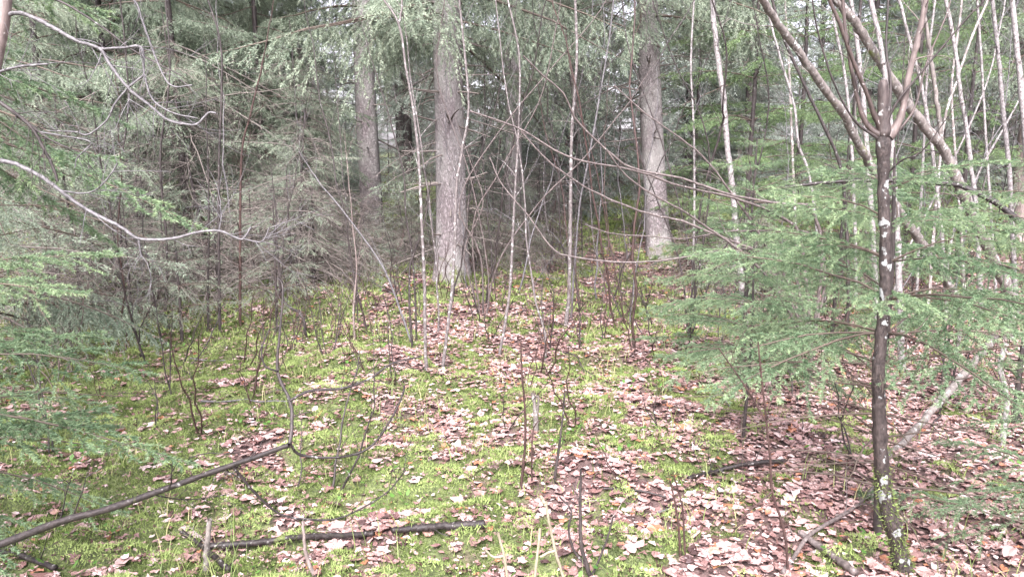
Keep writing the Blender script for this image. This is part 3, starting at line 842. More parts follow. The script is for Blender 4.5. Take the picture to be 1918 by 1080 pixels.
def twigs_along(mb, r, P, rad, n, L, t0=.15, t1=1.0, up=.5, forks=2, minr=.0012, mi=0):
    """short bare side twigs, each with its own little forks"""
    K = len(P)
    for _ in range(n):
        t = r.uniform(t0, t1) * (K - 1) * .999; k = int(t); f = t - k
        b = P[k] * (1 - f) + P[k + 1] * f; T = norm(P[k + 1] - P[k]); rr = rad[k]
        side = norm(np.cross(T, r.normal(0, 1, 3)))
        d = norm(T * r.uniform(.5, 1.0) + side * .8 + np.array([0, 0, up * r.uniform(0, 1)]))
        l = L * r.uniform(.4, 1.2)
        q = np.linspace(0, 1, 6)
        bend = r.normal(0, .18, 3)
        pp = b + d * (q * l)[:, None] + bend * (q ** 2 * l)[:, None] + np.cumsum(r.normal(0, .012 * l, (6, 3)), 0)
        pp[0] = b
        r1 = max(minr, min(rr * .55, .004 + .006 * l) * .6)
        mb.tube(pp, r1 * (1 - .7 * q), 4, mi=mi)
        for _f in range(forks):
            j = r.integers(2, 5)
            s2 = norm(np.cross(d, r.normal(0, 1, 3)))
            d2 = norm(d * .8 + s2 * .7); l2 = l * r.uniform(.2, .5)
            q2 = np.linspace(0, 1, 4)
            mb.tube(pp[j] + d2 * (q2 * l2)[:, None] + r.normal(0, .01 * l2, (4, 3)), np.maximum(minr * .6, r1 * .6 * (1 - .7 * q2)), 3, mi=mi)

def px_curve(pts, D, n):
    """pixel polyline at distance D (or D0..D1) -> smooth world curve"""
    D0, D1 = D if isinstance(D, tuple) else (D, D)
    m = len(pts)
    W = [at(p[0], p[1], D0 + (D1 - D0) * i / max(m - 1, 1)) for i, p in enumerate(pts)]
    return smooth(W, n)

def grow(mb, pts, D, w0, w1, n=None, sides=7, jit=.25, seed=0, cap=False, ext=0.0, root=False, power=1.0):
    """one traced stem: base first; widths in photo pixels; ext = metres it runs on past the last point"""
    r = rng_of(seed + 5000)
    D0 = D[0] if isinstance(D, tuple) else D
    D1 = D[1] if isinstance(D, tuple) else D
    n = n or max(10, len(pts) * 5)
    P = px_curve(pts, D, n)
    R = np.linspace(w0 * D0, w1 * D1, n) / FPX / 2
    if ext > 0:
        d = norm(P[-1] - P[-4]); d = norm(d + np.array([0, 0, .25]))
        e = P[-1] + d * np.linspace(0, ext, 9)[1:, None] + np.cumsum(r.normal(0, .02, (8, 3)), 0) * ext * .3
        P = np.vstack([P, e]); R = np.concatenate([R, np.linspace(R[-1], R[-1] * .3, 8)])
    P = P + r.normal(0, 1, P.shape) * (R * jit)[:, None]
    R = R * (1 + r.normal(0, .05, len(R)))
    if root:                                              # push the foot into the floor
        foot = P[0].copy(); foot[2] = float(height(foot[0], foot[1])) - .06
        P = np.vstack([foot, P]); R = np.concatenate([[R[0] * 1.25], R])
    mb.tube(P, R, sides, cap=cap)
    return P, R

def sapling(name, label, cat, pts, w0, w1, mat, D=None, ext=1.5, twigs=10, tl=.35, seed=0, group=None, extra=(), lean=0.0, up=.6, t0=.2, jit=.1):
    """a traced standing stem: pts from foot upwards"""
    if D is None: D = float(gp(*pts[0])[1])
    Dd = (D, D + lean)
    root = thing(name, label, cat, tuple(np.array([at(pts[0][0], pts[0][1], D)[0], D, float(height(at(pts[0][0], pts[0][1], D)[0], D))])), 0, group)
    off = -np.array(root.location)
    mb = MB()
    P, R = grow(mb, pts, Dd, w0, w1, seed=seed, ext=ext, root=True, jit=jit)
    mb.v = [v + off.astype(np.float32) for v in mb.v]
    mb.build('trunk', M[mat], root)
    r = rng_of(seed + 77)
    tw = MB()
    twigs_along(tw, r, P, R, twigs, tl, t0=t0, up=up)
    for e in extra:
        bp, bw0, bw1 = e[0], e[1], e[2]
        bd = e[3] if len(e) > 3 else Dd
        bP, bR = grow(tw, bp, bd, bw0, bw1, seed=seed + len(bp), ext=e[4] if len(e) > 4 else 0)
        twigs_along(tw, r, bP, bR, 5, tl * .8, up=up)
    if tw.n:
        tw.v = [v + off.astype(np.float32) for v in tw.v]
        tw.build('crown', M[mat if mat not in ('birch_bark', 'pale_bark') else 'grey_twig'], root)
    return root

S = sapling
S('birch_sapling', 'slim white birch sapling with forked top standing left of the thick central spruce', 'birch sapling', [(798, 693), (796, 600), (795, 530), (790, 425), (785, 310), (777, 225), (760, 125), (747, 45), (715, -5)], 7, 3.6, 'sapling_bark', seed=1,
  extra=[([(747, 48), (752, 20), (752, -10)], 4, 3, 5.8, 1.0)], twigs=9)
S('bare_sapling', 'thin dark stem rising beside the foot of the forked white birch sapling', 'sapling', [(773, 655), (768, 590), (767, 540), (769, 495), (790, 435), (800, 390)], 5, 3, 'dark_bark', seed=2, ext=.3, twigs=5, tl=.2)
S('birch_sapling', 'slim pale sapling crossing in front of the thick central spruce trunk', 'birch sapling', [(829, 692), (838, 620), (847, 540), (852, 450), (855, 350), (865, 285), (877, 215), (875, 150), (860, -5)], 7, 3.5, 'sapling_bark', seed=3, twigs=10)
S('bare_sapling', 'slender grey sapling curving upward right of the thick central trunk', 'sapling', [(935, 667), (947, 600), (955, 540), (960, 450), (965, 350), (972, 225), (972, 100), (950, -5)], 6, 3, 'sapling_bark', seed=4, twigs=12)
S('bare_sapling', 'straight grey sapling standing at the edge of the leaf path', 'sapling', [(1060, 611), (1066, 535), (1069, 350), (1071, 250), (1080, 110), (1077, -5)], 8, 4.5, 'sapling_bark', seed=5, twigs=12)
S('bare_sapling', 'thin leaning sapling just right of the straight grey sapling', 'sapling', [(1070, 600), (1073, 540), (1080, 450), (1087, 375), (1100, 310), (1120, 200), (1140, 80), (1150, -5)], 4.5, 2.6, 'grey_twig', seed=6, twigs=12)
S('bare_sapling', 'hair thin sapling left of the forked white birch sapling', 'sapling', [(780, 640), (778, 560), (772, 475), (760, 400), (755, 320), (722, 195), (705, 140)], 4, 2.2, 'dark_bark', seed=7, twigs=8, ext=.4)
S('bare_sapling', 'thin dead stem leaning left across the small mid distance trunk', 'sapling', [(770, 640), (735, 540), (705, 480), (640, 392), (600, 345)], 4.5, 2.5, 'grey_twig', seed=8, twigs=8, ext=.3)
for i, (pts, w, lab, mt) in enumerate((
    ([(412, 628), (410, 480), (410, 310), (415, 100), (388, -5)], 6, 'thin dark sapling with long straight stem in the left thicket', 'dark_bark'),
    ([(450, 610), (450, 545), (452, 300), (468, 220), (482, 160)], 6, 'thin reddish sapling right of the long dark sapling in the left thicket', 'red_twig'),
    ([(390, 622), (390, 540), (391, 370), (388, 250)], 5, 'short dark sapling left of the long dark sapling in the left thicket', 'dark_bark'),
    ([(575, 632), (565, 590), (530, 560), (520, 470)], 7, 'short crooked dark stem at the shaded edge of the thicket', 'dark_bark'),
    ([(665, 640), (662, 580), (668, 500), (660, 420)], 4, 'thin tan dead stem in front of the mid distance trunk', 'tan_bark'),
    ([(215, 600), (228, 480), (222, 350), (240, 200), (232, 60)], 5, 'slender dark sapling in the deep left thicket', 'dark_bark'),
    ([(310, 590), (312, 450), (300, 300), (318, 140), (310, -5)], 5, 'slender dark sapling behind the hooked grey twigs on the left', 'dark_bark'))):
    S('bare_sapling', lab, 'sapling', pts, w, w * .5, mt, seed=20 + i, twigs=14, tl=.4, ext=.8)
# right hand birches and the bent trunks
S('birch_tree', 'slender lichen covered birch leaning left of the bent trunks', 'birch tree', [(1398, 640), (1390, 540), (1380, 450), (1373, 360), (1363, 280), (1353, 165), (1343, 100), (1333, -5)], 13, 9, 'birch_bark', seed=40, twigs=14, tl=.5, ext=3)
S('bent_tree', 'thick bent trunk with mossy mottled bark leaning far to the left from the right clump', 'deciduous tree', [(1800, 575), (1758, 500), (1723, 450), (1678, 385), (1628, 305), (1608, 270), (1583, 220), (1548, 170), (1498, 100), (1453, 40), (1425, -8)], 18, 14, 'mossy_bark', seed=41, twigs=12, tl=.6, ext=2.5, D=6.2, lean=-1.2)
S('bent_tree', 'thick bent trunk with kinked middle and pale lichen blotches reaching up past the snag', 'deciduous tree', [(1895, 560), (1863, 490), (1848, 460), (1828, 415), (1803, 360), (1773, 290), (1743, 250), (1703, 200), (1673, 155), (1628, 85), (1598, 40), (1560, -8)], 22, 15, 'mossy_bark', seed=42, twigs=10, tl=.6, ext=2.5, D=6.4, lean=-.8,
  extra=[([(1763, 268), (1760, 225), (1745, 120), (1728, -5)], 9, 6, 6.0, 1.5)])
S('bare_sapling', 'thin dark leaning sapling running along under the leftmost bent trunk', 'sapling', [(1590, 560), (1585, 420), (1578, 330), (1563, 280), (1533, 215), (1498, 140), (1465, 65), (1445, -5)], 7, 5, 'dark_bark', seed=43, twigs=10, D=6.0, ext=1.5)
birches = [
    ([(1642, 610), (1636, 450), (1625, 300), (1618, 200), (1608, 100), (1593, -5)], 11, 'pale birch pole directly behind the snag on its left', 7.4),
    ([(1690, 694), (1686, 600), (1680, 420), (1668, 250), (1655, 120), (1640, 40), (1630, -5)], 13, 'thicker white birch pole behind the snag rising through the bent trunks', float(gp(1690, 694)[1])),
    ([(1840, 600), (1828, 390), (1818, 300), (1808, 225), (1798, 165), (1788, 85), (1770, -5)], 10, 'white birch pole left of the kinked trunk base', 7.5),
    ([(1905, 600), (1893, 360), (1888, 290), (1878, 200), (1870, 100), (1858, -5)], 10, 'white birch pole near the right edge, second from the edge', 7.3),
    ([(1938, 600), (1925, 320), (1913, 165), (1905, 90), (1895, -5)], 14, 'thick white birch pole cut by the right edge', 7.0),
    ([(1740, 560), (1752, 400), (1768, 230), (1793, 150), (1818, 75), (1853, -5)], 6, 'thin birch leaning right among the white poles', 7.9),
    ([(1604, 540), (1598, 330), (1588, 190), (1578, 115), (1563, 45), (1558, -5)], 7, 'thin grey birch between the two bent trunks', 8.5),
    ([(1545, 560), (1518, 340), (1495, 270), (1488, 200), (1463, 115), (1440, 30)], 6, 'thin grey birch left of the thick leaning trunk', 8.2),
    ([(1775, 590), (1760, 400), (1743, 260), (1723, 145), (1703, 75), (1683, -5)], 8, 'thin white birch crossing behind the bent trunk elbow', 7.8),
    ([(1496, 560), (1490, 420), (1484, 280), (1478, 130), (1470, -5)], 6, 'thin straight grey birch beyond the leaning lichen birch', 9.2),
    ([(1296, 560), (1300, 430), (1300, 260), (1294, 120), (1300, -5)], 5, 'thin grey sapling between the far leaning spruce and the lichen birch', 9.0),
    ([(1808, 585), (1800, 430), (1790, 300), (1783, 160), (1800, 20)], 6, 'thin brown stem in the middle of the white birch poles', 8.4),
    ([(1868, 600), (1858, 430), (1846, 250), (1838, 110), (1830, -5)], 6, 'thin grey birch between the poles near the right edge', 8.8),
    ([(1715, 600), (1722, 430), (1730, 280), (1738, 120), (1752, -5)], 6, 'slim grey birch just right of the snag shoots', 8.1),
    ([(1770, 600), (1782, 450), (1830, 330), (1880, 240), (1930, 150)], 5, 'thin pale stem slanting to the right edge', 7.6),
    ([(1660, 590), (1700, 470), (1745, 380), (1800, 270), (1850, 150), (1880, 20)], 4, 'thin pale stem slanting up behind the kinked trunk', 7.9)]
for i, (pts, w, lab, D) in enumerate(birches):
    S('birch_tree', lab, 'birch tree', pts, w, w * .65, 'birch_bark' if i not in (5, 9, 11) else 'pale_bark', seed=60 + i, D=D, twigs=14, tl=.5, ext=2.5)

# --- the hazel bush whose long rods arch to the left
def rods(name, label, cat, curves, mat, seed, twigs=4, tl=.25, group=None):
    """a thing made of traced rods, each a part"""
    first = None
    root = None
    for i, c in enumerate(curves):
        pts, D, w0, w1 = c[:4]
        mb = MB()
        P, R = grow(mb, pts, D, w0, w1, seed=seed + i, root=(len(c) > 4 and c[4] == 'root'), ext=c[5] if len(c) > 5 else 0, sides=6, jit=.2)
        r = rng_of(seed + 300 + i)
        twigs_along(mb, r, P, R, twigs, tl, t0=.25, up=.3, forks=1)
        if root is None:
            first = P[0]
            root = thing(name, label, cat, tuple(first), 0, group)
        mb.v = [v - np.asarray(first, np.float32) for v in mb.v]
        mb.build('branch', M[mat if len(c) < 7 else c[6]], root)
    return root
hz = (1520, 655)
rods('hazel_bush', 'hazel bush with long dark rods arching left over the leaf path', 'bush', [
    ([hz, (1540, 480), (1518, 392), (1478, 383), (1378, 367), (1280, 335), (1185, 315), (1135, 280), (1080, 225), (1055, 175), (1015, 140), (980, 105)], (5.2, 4.6), 7, 3, 'root'),
    ([hz, (1500, 450), (1453, 402), (1373, 370), (1279, 350), (1190, 320), (1070, 295), (970, 240), (880, 208)], (5.2, 4.8), 7, 3, 'root'),
    ([hz, (1490, 520), (1463, 487), (1408, 465), (1343, 440), (1279, 415), (1205, 397), (1115, 360), (1065, 330), (1020, 295), (975, 245)], (5.2, 5.0), 7, 3, 'root'),
    ([hz, (1450, 540), (1400, 480), (1330, 430), (1280, 395), (1215, 360), (1170, 325), (1135, 280)], (5.2, 4.7), 6, 3, 'root'),
    ([hz, (1545, 520), (1523, 440), (1428, 432), (1353, 435), (1280, 447), (1215, 442), (1145, 437), (1095, 420)], (5.2, 5.2), 5, 2, 'root'),
    ([hz, (1460, 500), (1393, 465), (1279, 482), (1220, 490), (1150, 490), (1070, 480), (1035, 465), (990, 405), (940, 345), (917, 295)], (5.2, 5.4), 6, 2.5, 'root'),
    ([hz, (1440, 470), (1373, 366), (1318, 295), (1279, 262), (1212, 215), (1150, 160)], (5.2, 5.0), 6, 2.5, 'root'),
], 'rod_bark', 500, twigs=7, tl=.35)
rods('bare_bush', 'bare bush of crossing dark rods in front of the far leaning spruce', 'bush', [
    ([(1290, 640), (1310, 400), (1353, 235), (1353, 200), (1360, 90), (1330, -10)], (6.6, 6.0), 5, 3, 'root', .6),
    ([(1290, 640), (1270, 480), (1190, 250), (1230, 120), (1290, 20)], (6.6, 6.8), 4, 2, 'root', .5),
    ([(1290, 640), (1300, 520), (1250, 300), (1180, 100), (1165, -5)], (6.6, 6.8), 4, 2, 'root', .5),
    ([(1290, 640), (1340, 500), (1400, 380), (1440, 200), (1420, 60)], (6.6, 6.3), 4, 2, 'root', .5),
    ([(1290, 640), (1330, 300), (1260, 110), (1225, 10)], (6.6, 6.3), 4, 2, 'root', .5),
], 'dark_bark', 520, twigs=12, tl=.45)
rods('bare_bush', 'thin bare bush fanning out right of the thick central trunk', 'bush', [
    ([(905, 640), (885, 430), (930, 330), (1010, 190), (1040, 60)], (7.0, 6.6), 4, 2, 'root', .4),
    ([(905, 640), (900, 480), (860, 380), (940, 240), (1110, 40)], (7.0, 6.8), 4, 2, 'root', .4),
    ([(905, 640), (915, 520), (880, 330), (820, 150), (830, 20)], (7.0, 7.0), 3, 2, 'root', .4),
    ([(905, 640), (890, 560), (870, 470), (905, 380), (880, 300)], (7.0, 7.0), 4, 2, 'root', .4),
    ([(905, 640), (930, 500), (1010, 380), (1090, 300), (1180, 190)], (7.0, 6.6), 4, 2, 'root', .4),
], 'rod_bark', 540, twigs=9, tl=.35)

def thin_saplings():
    protos = []
    for s_ in range(5):
        r = rng_of(1150 + s_)
        root = thing('thin_sapling', 'hair thin bare sapling with fine side twigs among the trunks', 'sapling', (0, 0, 0), 0, 'hair thin bare saplings among the trunks')
        H = r.uniform(2.6, 4.6); t = np.linspace(0, 1, 16)
        P = np.stack([np.cumsum(r.normal(0, .022, 16)) + .25 * t * r.normal(), np.cumsum(r.normal(0, .022, 16)) + .25 * t * r.normal(), -.05 + H * t], -1)
        R = .010 * (1 - .75 * t)
        mb = MB(); mb.tube(P, R, 6); mb.build('trunk', M[['dark_bark', 'sapling_bark', 'grey_twig', 'dark_bark', 'red_twig'][s_]], root)
        tw = MB(); twigs_along(tw, r, P, R, 22, .5, t0=.15, up=.5, forks=3, minr=.0016); tw.build('crown', M['dark_bark' if s_ % 2 == 0 else 'grey_twig'], root)
        protos.append(root)
    r = rng_of(1160)
    for i in range(46):
        px = r.uniform(120, 1880) if i % 3 else r.uniform(850, 1350)
        D = r.uniform(5.6, 11)
        p = far_put(px, D); sc = r.uniform(.6, 1.15); k = i % 5
        if i < 5: o = protos[k]; o.location = p; o.scale = (sc,) * 3; o.rotation_euler = (0, 0, r.uniform(0, 6.28))
        else: dup(protos[k], p, r.uniform(0, 6.28), sc, None, None, (r.normal(0, .1), r.normal(0, .1)))
thin_saplings()

# --- the near snag with its shoots
def snag():
    D = float(gp(1693, 1078)[1])
    base = gp(1693, 1078)
    root = thing('broken_snag', 'broken topped young trunk with white lichen spots and fresh shoots at the right', 'tree snag', tuple(base))
    off = -base.astype(np.float32)
    mb = MB()
    pts = [(1693, 1078), (1678, 1005), (1660, 940), (1650, 860), (1647, 790), (1645, 690), (1657, 560), (1658, 450), (1654, 350), (1655, 250)]
    n = 60
    P = px_curve(pts, D, n)
    P = np.vstack([P[0] - [0, 0, .08], P])
    w = np.interp(np.linspace(0, 1, n), [0, .12, .25, .5, .9, 1], [40, 32, 28, 23, 20, 27])
    R = np.concatenate([[48 * D / FPX / 2], w * D / FPX / 2]); r = rng_of(3)
    R = R * (1 + r.normal(0, .05, len(R)) + .05 * np.sin(np.arange(len(R)) * .9))
    mb = trunk_mesh(P + r.normal(0, .0012, P.shape), R, 16, 3, 0)
    mb.v = [v + off for v in mb.v]
    mb.build('trunk', M['lichen_bark'], root)
    sl = MB()                                             # moss sleeve over the foot
    rr = rng_of(9); k = 1500
    tz = rr.uniform(0, 1, k) ** 1.3 * 17
    ki = np.minimum(tz.astype(int), len(P) - 2); f = (tz - ki)[:, None]
    a = rr.uniform(0, 6.283, k)
    d = np.stack([np.cos(a), np.sin(a), rr.normal(.1, .4, k)], -1)
    b = P[ki] * (1 - f) + P[ki + 1] * f + d * (R[ki][:, None] * .97)
    blades(sl, b + off, norm(d + rr.normal(0, .5, d.shape)), norm(np.cross(d, rr.normal(0, 1, d.shape))), rr.uniform(.008, .02, k), rr.uniform(.003, .006, k), np.clip(rr.normal(.45, .2, k), 0, 1))
    sl.build('moss_sleeve', M['moss'], root)
    mb = MB()
    P2 = px_curve([(1655, 256), (1655, 200), (1654, 150)], D, 12)
    mb.tube(P2 + r.normal(0, .001, P2.shape), np.array([26, 25, 23.5, 22.5, 22, 21.5, 21, 20.5, 20, 19.5, 18, 12]) * D / FPX / 2, 14, cap=True)
    mb.v = [v + off for v in mb.v]
    mb.build('broken_top', M['snag_top'], root)
    for i, (pts, w0, w1, dz, ext, mt) in enumerate((
        ([(1652, 252), (1623, 175), (1598, 115), (1573, 45), (1550, -8)], 9, 8, -.05, .5, 'shoot_bark'),
        ([(1645, 252), (1630, 240), (1613, 210), (1595, 130), (1583, 50), (1578, -8)], 10, 7, .03, .5, 'shoot_bark'),
        ([(1664, 255), (1676, 240), (1690, 210), (1700, 150), (1718, 75), (1737, -8)], 14, 11, -.03, .6, 'shoot_tan'),
        ([(1652, 248), (1678, 195), (1718, 145), (1768, 85), (1808, 38), (1840, 5)], 6, 3, -.12, .2, 'dark_bark'),
        ([(1662, 250), (1668, 160), (1660, 90), (1664, -8)], 6, 4, .06, .4, 'dark_bark'),
        ([(1648, 262), (1600, 225), (1560, 150), (1532, 60), (1520, -8)], 5, 3, -.1, .3, 'dark_bark'),
        ([(1668, 262), (1712, 205), (1735, 120), (1772, 30), (1782, -8)], 5, 3, .1, .3, 'shoot_bark'),
        ([(1656, 330), (1690, 300), (1725, 285), (1775, 220)], 4, 2, -.15, .2, 'dark_bark'))):
        mb = MB()
        P, R = grow(mb, pts, (D, D + dz), w0 * .85, w1 * .8, seed=600 + i, ext=ext, sides=9, jit=.09)
        mb = MB(); R = R * (1 + .9 * np.exp(-np.arange(len(R)) / 2.2) + .16 * (np.arange(len(R)) % 7 == 5)); mb.tube(P, R, 9)
        twigs_along(mb, rng_of(620 + i), P, R, 5, .12, t0=.3, up=.8, forks=0)
        mb.v = [v + off for v in mb.v]
        mb.build('shoot', M[mt], root)
    return root, D
snag()

# --- near young spruces on the right: every bough a part
def bough_spruce(label, base, H, boughs, seed, lean=(0, 0), r0=.012, name='young_spruce', barkm='dark_bark'):
    """boughs: (height, azimuth degrees, length, rise degrees, kind) kind 'g' green, 'b' bare"""
    r = rng_of(seed)
    root = thing(name, label, 'young spruce', tuple(base))
    zs = np.linspace(-.06, H, 20)
    ax = np.stack([lean[0] * zs + .008 * np.sin(zs * 5 + seed), lean[1] * zs, zs], -1)
    mb = MB(); mb.tube(ax, r0 * (1 - zs / (H * 1.05)) ** .7 + .002, 9); mb.build('trunk', M[barkm], root)
    for z, az, L, el, kd in boughs:
        P = B_NEAR if kd == 'g' else B_NEARBARE
        b = P[r.integers(len(P))]
        o = MB(); o.merge(b, rotm(math.radians(az), math.radians(el), r.normal(0, .15)) * (L / .9), np.array([np.interp(z, zs, ax[:, 0]), np.interp(z, zs, ax[:, 1]), z]), dt=r.normal(0, .1))
        o.build('bough', [M['live_twig'], M['needles_near']], root)
    return root
def ring(z0, z1, step, per, L, kd, r, el=5, taper=.0, az=None):
    out = []
    z = z0
    while z < z1:
        a0 = r.uniform(0, 360)
        for k in range(per):
            f = (z - z0) / max(z1 - z0, 1e-6)
            out.append((z, a0 + k * 360 / per + r.normal(0, 14), L * (1 - taper * f) * r.uniform(.75, 1.15), el + 14 * f + r.normal(0, 6), kd))
        z += step
    return out
r = rng_of(1000)
b0 = gp(1640, 1000)
bough_spruce('young spruce with flat feathery green boughs spreading around the lichen spotted snag', b0, 1.66,
             ring(.22, .86, .11, 5, .75, 'b', r, el=2) + ring(.90, 1.62, .15, 6, 1.02, 'g', r, el=10, taper=.68), 1001, lean=(-.03, .0), r0=.017)
b1 = gp(1880, 960)
bough_spruce('young spruce with light green boughs at the right edge, standing behind the fallen pale pole', gp(1900, 800), 1.75,
             ring(.3, .8, .14, 5, .6, 'b', r) + ring(.8, 1.7, .16, 5, .8, 'g', r, taper=.7), 1002, r0=.016)
bough_spruce('small spruce with fine low sprays in the bottom right corner', gp(1990, 1075), .95,
             ring(.15, .9, .22, 4, .75, 'g', r, el=4, taper=.6), 1003, r0=.010)
bough_spruce('small spruce with feathery low boughs hanging over the leaves right of centre', gp(1395, 820), 1.1,
             ring(.15, .45, .1, 4, .5, 'b', r) + ring(.5, 1.05, .13, 5, .55, 'g', r, taper=.6), 1004, r0=.008)
# --- near spruces whose boughs come in from the left
bough_spruce('young spruce reaching soft low boughs in from the left edge', np.array([-2.25, 2.6, float(height(-2.25, 2.6))]), 1.6,
             ring(.60, 1.4, .2, 6, 1.0, 'g', r, el=2, taper=.3), 1005, r0=.016)
bough_spruce('taller spruce hanging long green boughs into the upper left corner', np.array([-2.75, 3.3, float(height(-2.75, 3.3))]), 3.6,
             ring(.4, 1.7, .2, 4, .9, 'b', r) + ring(1.85, 3.4, .26, 5, 1.35, 'g', r, el=-10, taper=.45), 1006, r0=.03)

# --- bare branches from the tree at the left edge
def left_tree():
    D = 2.3
    base = at(-90, 1080, D); base[2] = float(height(base[0], base[1]))
    root = thing('bare_tree', 'bare tree at the left edge sending curved grey branches across the upper left', 'deciduous tree', tuple(base))
    off = -base.astype(np.float32)
    mb = MB()
    P = smooth([base - [0, 0, .1], at(-75, 800, D), at(-60, 450, D), at(-25, 200, D), at(2, 60, D), at(12, -20, D), at(60, -500, D)], 40)
    mb.tube(P, np.linspace(26, 14, 40) * D / FPX / 2 * 1.3, 12)
    mb.v = [v + off for v in mb.v]; mb.build('trunk', M['tan_bark'], root)
    sets = [
        (D, 'grey_twig', [([(8, 30), (40, 25), (90, 47), (140, 75), (187, 92), (205, 120), (240, 165), (280, 197), (315, 225), (350, 233), (370, 232), (390, 212), (405, 212)], 8, 4),
         ([(187, 92), (230, 90), (265, 90), (270, 140)], 5, 4), ([(270, 140), (240, 165), (215, 195), (200, 225), (165, 252), (140, 247), (90, 245)], 4, 2.5),
         ([(270, 140), (285, 185), (320, 210), (370, 222)], 4, 2.5), ([(242, 175), (241, 195), (239, 212)], 4, 3)]),
        (2.6, 'dark_bark', [([(10, -20), (105, 0), (190, 50), (250, 95), (340, 142)], 5, 2.5)]),
        (2.6, 'grey_twig', [([(14, -60), (180, -60), (250, 0), (265, 35), (295, 117), (320, 160), (360, 160)], 5, 3)]),
        (D, 'grey_twig', [([(-62, 270), (0, 300), (30, 307), (75, 330), (110, 355), (150, 385), (190, 407), (230, 427), (260, 447), (320, 447), (370, 435), (410, 432), (435, 442), (455, 447), (470, 425)], 9, 4),
         ([(260, 448), (262, 465), (265, 482)], 4, 3), ([(120, 358), (155, 362), (180, 355), (205, 330), (220, 305)], 3.5, 2.5), ([(410, 432), (415, 405), (412, 395)], 3, 2), ([(455, 447), (490, 452), (505, 425)], 3, 2)]),
        (2.2, 'dark_bark', [([(-55, 150), (0, 192), (25, 210), (60, 240), (80, 275), (100, 315), (108, 340)], 9, 5), ([(25, 212), (60, 238), (100, 265), (150, 285)], 4, 2.5)]),
        (2.1, 'grey_twig', [([(-40, 150), (0, 135), (35, 125), (90, 120)], 6, 4)]),
        (2.5, 'grey_twig', [([(60, 245), (120, 255), (170, 267), (145, 295), (140, 315)], 3.5, 2)]),
    ]
    k = 0
    for D_, mt, cs in sets:
        mb = MB()
        for pts, w0, w1 in cs:
            k += 1
            dz = .25 * math.sin(k * 2.1) if len(pts) > 6 else 0
            P, R = grow(mb, pts, (D_, D_), w0, w1, seed=650 + k, sides=7, jit=.08, n=len(pts) * 7)
            twigs_along(mb, rng_of(660 + k), P, R, 9, .16, t0=.25, up=.1, forks=2)
        mb.v = [v + off for v in mb.v]; mb.build('branch', M[mt], root)
left_tree()
def low_branch():
    D = 2.05
    p0 = at(-260, 1090, D - .1); p0[2] = float(height(p0[0], p0[1])) - .03
    root = thing('bare_branch', 'dark lichen flecked branch arching in low from the lower left over the moss', 'branch', tuple(p0))
    off = -p0.astype(np.float32)
    mb = MB()
    W = [p0, at(-120, 1060, D - .05), at(0, 1018, D), at(120, 972, D), at(200, 950, D), at(280, 922, D), at(370, 890, D), at(435, 867, D), at(480, 852, D), at(543, 830, D)]
    P = smooth(W, 60); r = rng_of(5)
    P = P + np.cumsum(r.normal(0, .0009, P.shape), 0) * .5
    LR = np.linspace(20, 9.5, 60) * D / FPX / 2 * (1 + r.normal(0, .06, 60) + .18 * (np.arange(60) % 11 == 6)); mb.tube(P, LR, 10)
    twigs_along(mb, r, P, LR, 9, .13, t0=.25, up=.3, forks=2)
    mb.v = [v + off for v in mb.v]; mb.build('limb', M['log_bark'], root)
    for i, (pts, w0, w1) in enumerate((
        ([(543, 830), (547, 790), (543, 750), (520, 695), (525, 615), (530, 540), (520, 520)], 8, 3.5),
        ([(543, 750), (580, 732), (640, 727), (690, 710), (735, 680), (790, 667)], 6, 3),
        ([(543, 830), (565, 852), (640, 855), (695, 835), (735, 780), (755, 735), (757, 722)], 6, 3.5),
        ([(435, 872), (480, 925), (525, 962), (580, 972), (640, 968), (720, 925), (760, 880)], 6, 2.5),
        ([(520, 695), (497, 685), (490, 655), (505, 615)], 4, 2.5), ([(280, 925), (350, 935), (430, 925)], 3, 1.5))):
        mb = MB()
        P, R = grow(mb, pts, (D, D + .15), w0, w1, seed=680 + i, jit=.07, n=len(pts) * 8)
        twigs_along(mb, rng_of(690 + i), P, R, 8, .13, t0=.3, up=.2, forks=2)
        mb.v = [v + off for v in mb.v]; mb.build('side_branch', M['dark_bark' if i < 1 else 'log_bark'], root)
low_branch()

# --- logs, poles and sticks on the floor
def on_floor(name, label, cat, pts, w0, w1, mat, lift=.02, seed=0, twigs=0, tip=None, sides=10):
    """pixel polyline laid on the ground; lift (or lift..tip) raises it"""
    W = []
    for i, p in enumerate(pts):
        q = gp(*p); f = i / (len(pts) - 1)
        W.append(q + [0, 0, lift + ((tip - lift) * f if tip is not None else 0)])
    n = len(pts) * 8
    P = smooth(W, n); r = rng_of(seed)
    D = P[:, 1]
    R = np.linspace(w0, w1, n) * D / FPX / 2
    P = P + r.normal(0, 1, P.shape) * (R * .12)[:, None]
    R = R * (1 + r.normal(0, .06, n))
    mb = MB(); base = P[0].copy()
    mb.tube(P - base, R, sides, cap=True)
    if twigs: twigs_along(mb, r, P - base, R, twigs, .18, up=.4, forks=1)
    o = mb.build(name, M[mat]); o.location = base
    return tag(o, label, cat)
on_floor('fallen_log', 'thin dark wet log with peeling bark lying across the moss at the bottom', 'log', [(393, 1038), (480, 1031), (560, 1021), (640, 1018), (700, 1015)], 14, 11, 'log_bark', .04, 1)
on_floor('fallen_log', 'black wet short log end lying right of the thin peeling log', 'log', [(735, 1012), (790, 1006), (850, 1003), (908, 999)], 12, 18, 'log_bark', .045, 2)
on_floor('fallen_branch', 'dark crooked branch sloping into the bottom edge left of the upright mossy stick', 'branch', [(340, 1005), (380, 1035), (430, 1078)], 9, 13, 'log_bark', .03, 3, 2)
on_floor('fallen_branch', 'dark rotting branch in the bottom left corner', 'branch', [(-20, 1042), (40, 1052), (105, 1076)], 10, 12, 'log_bark', .03, 4, 2)
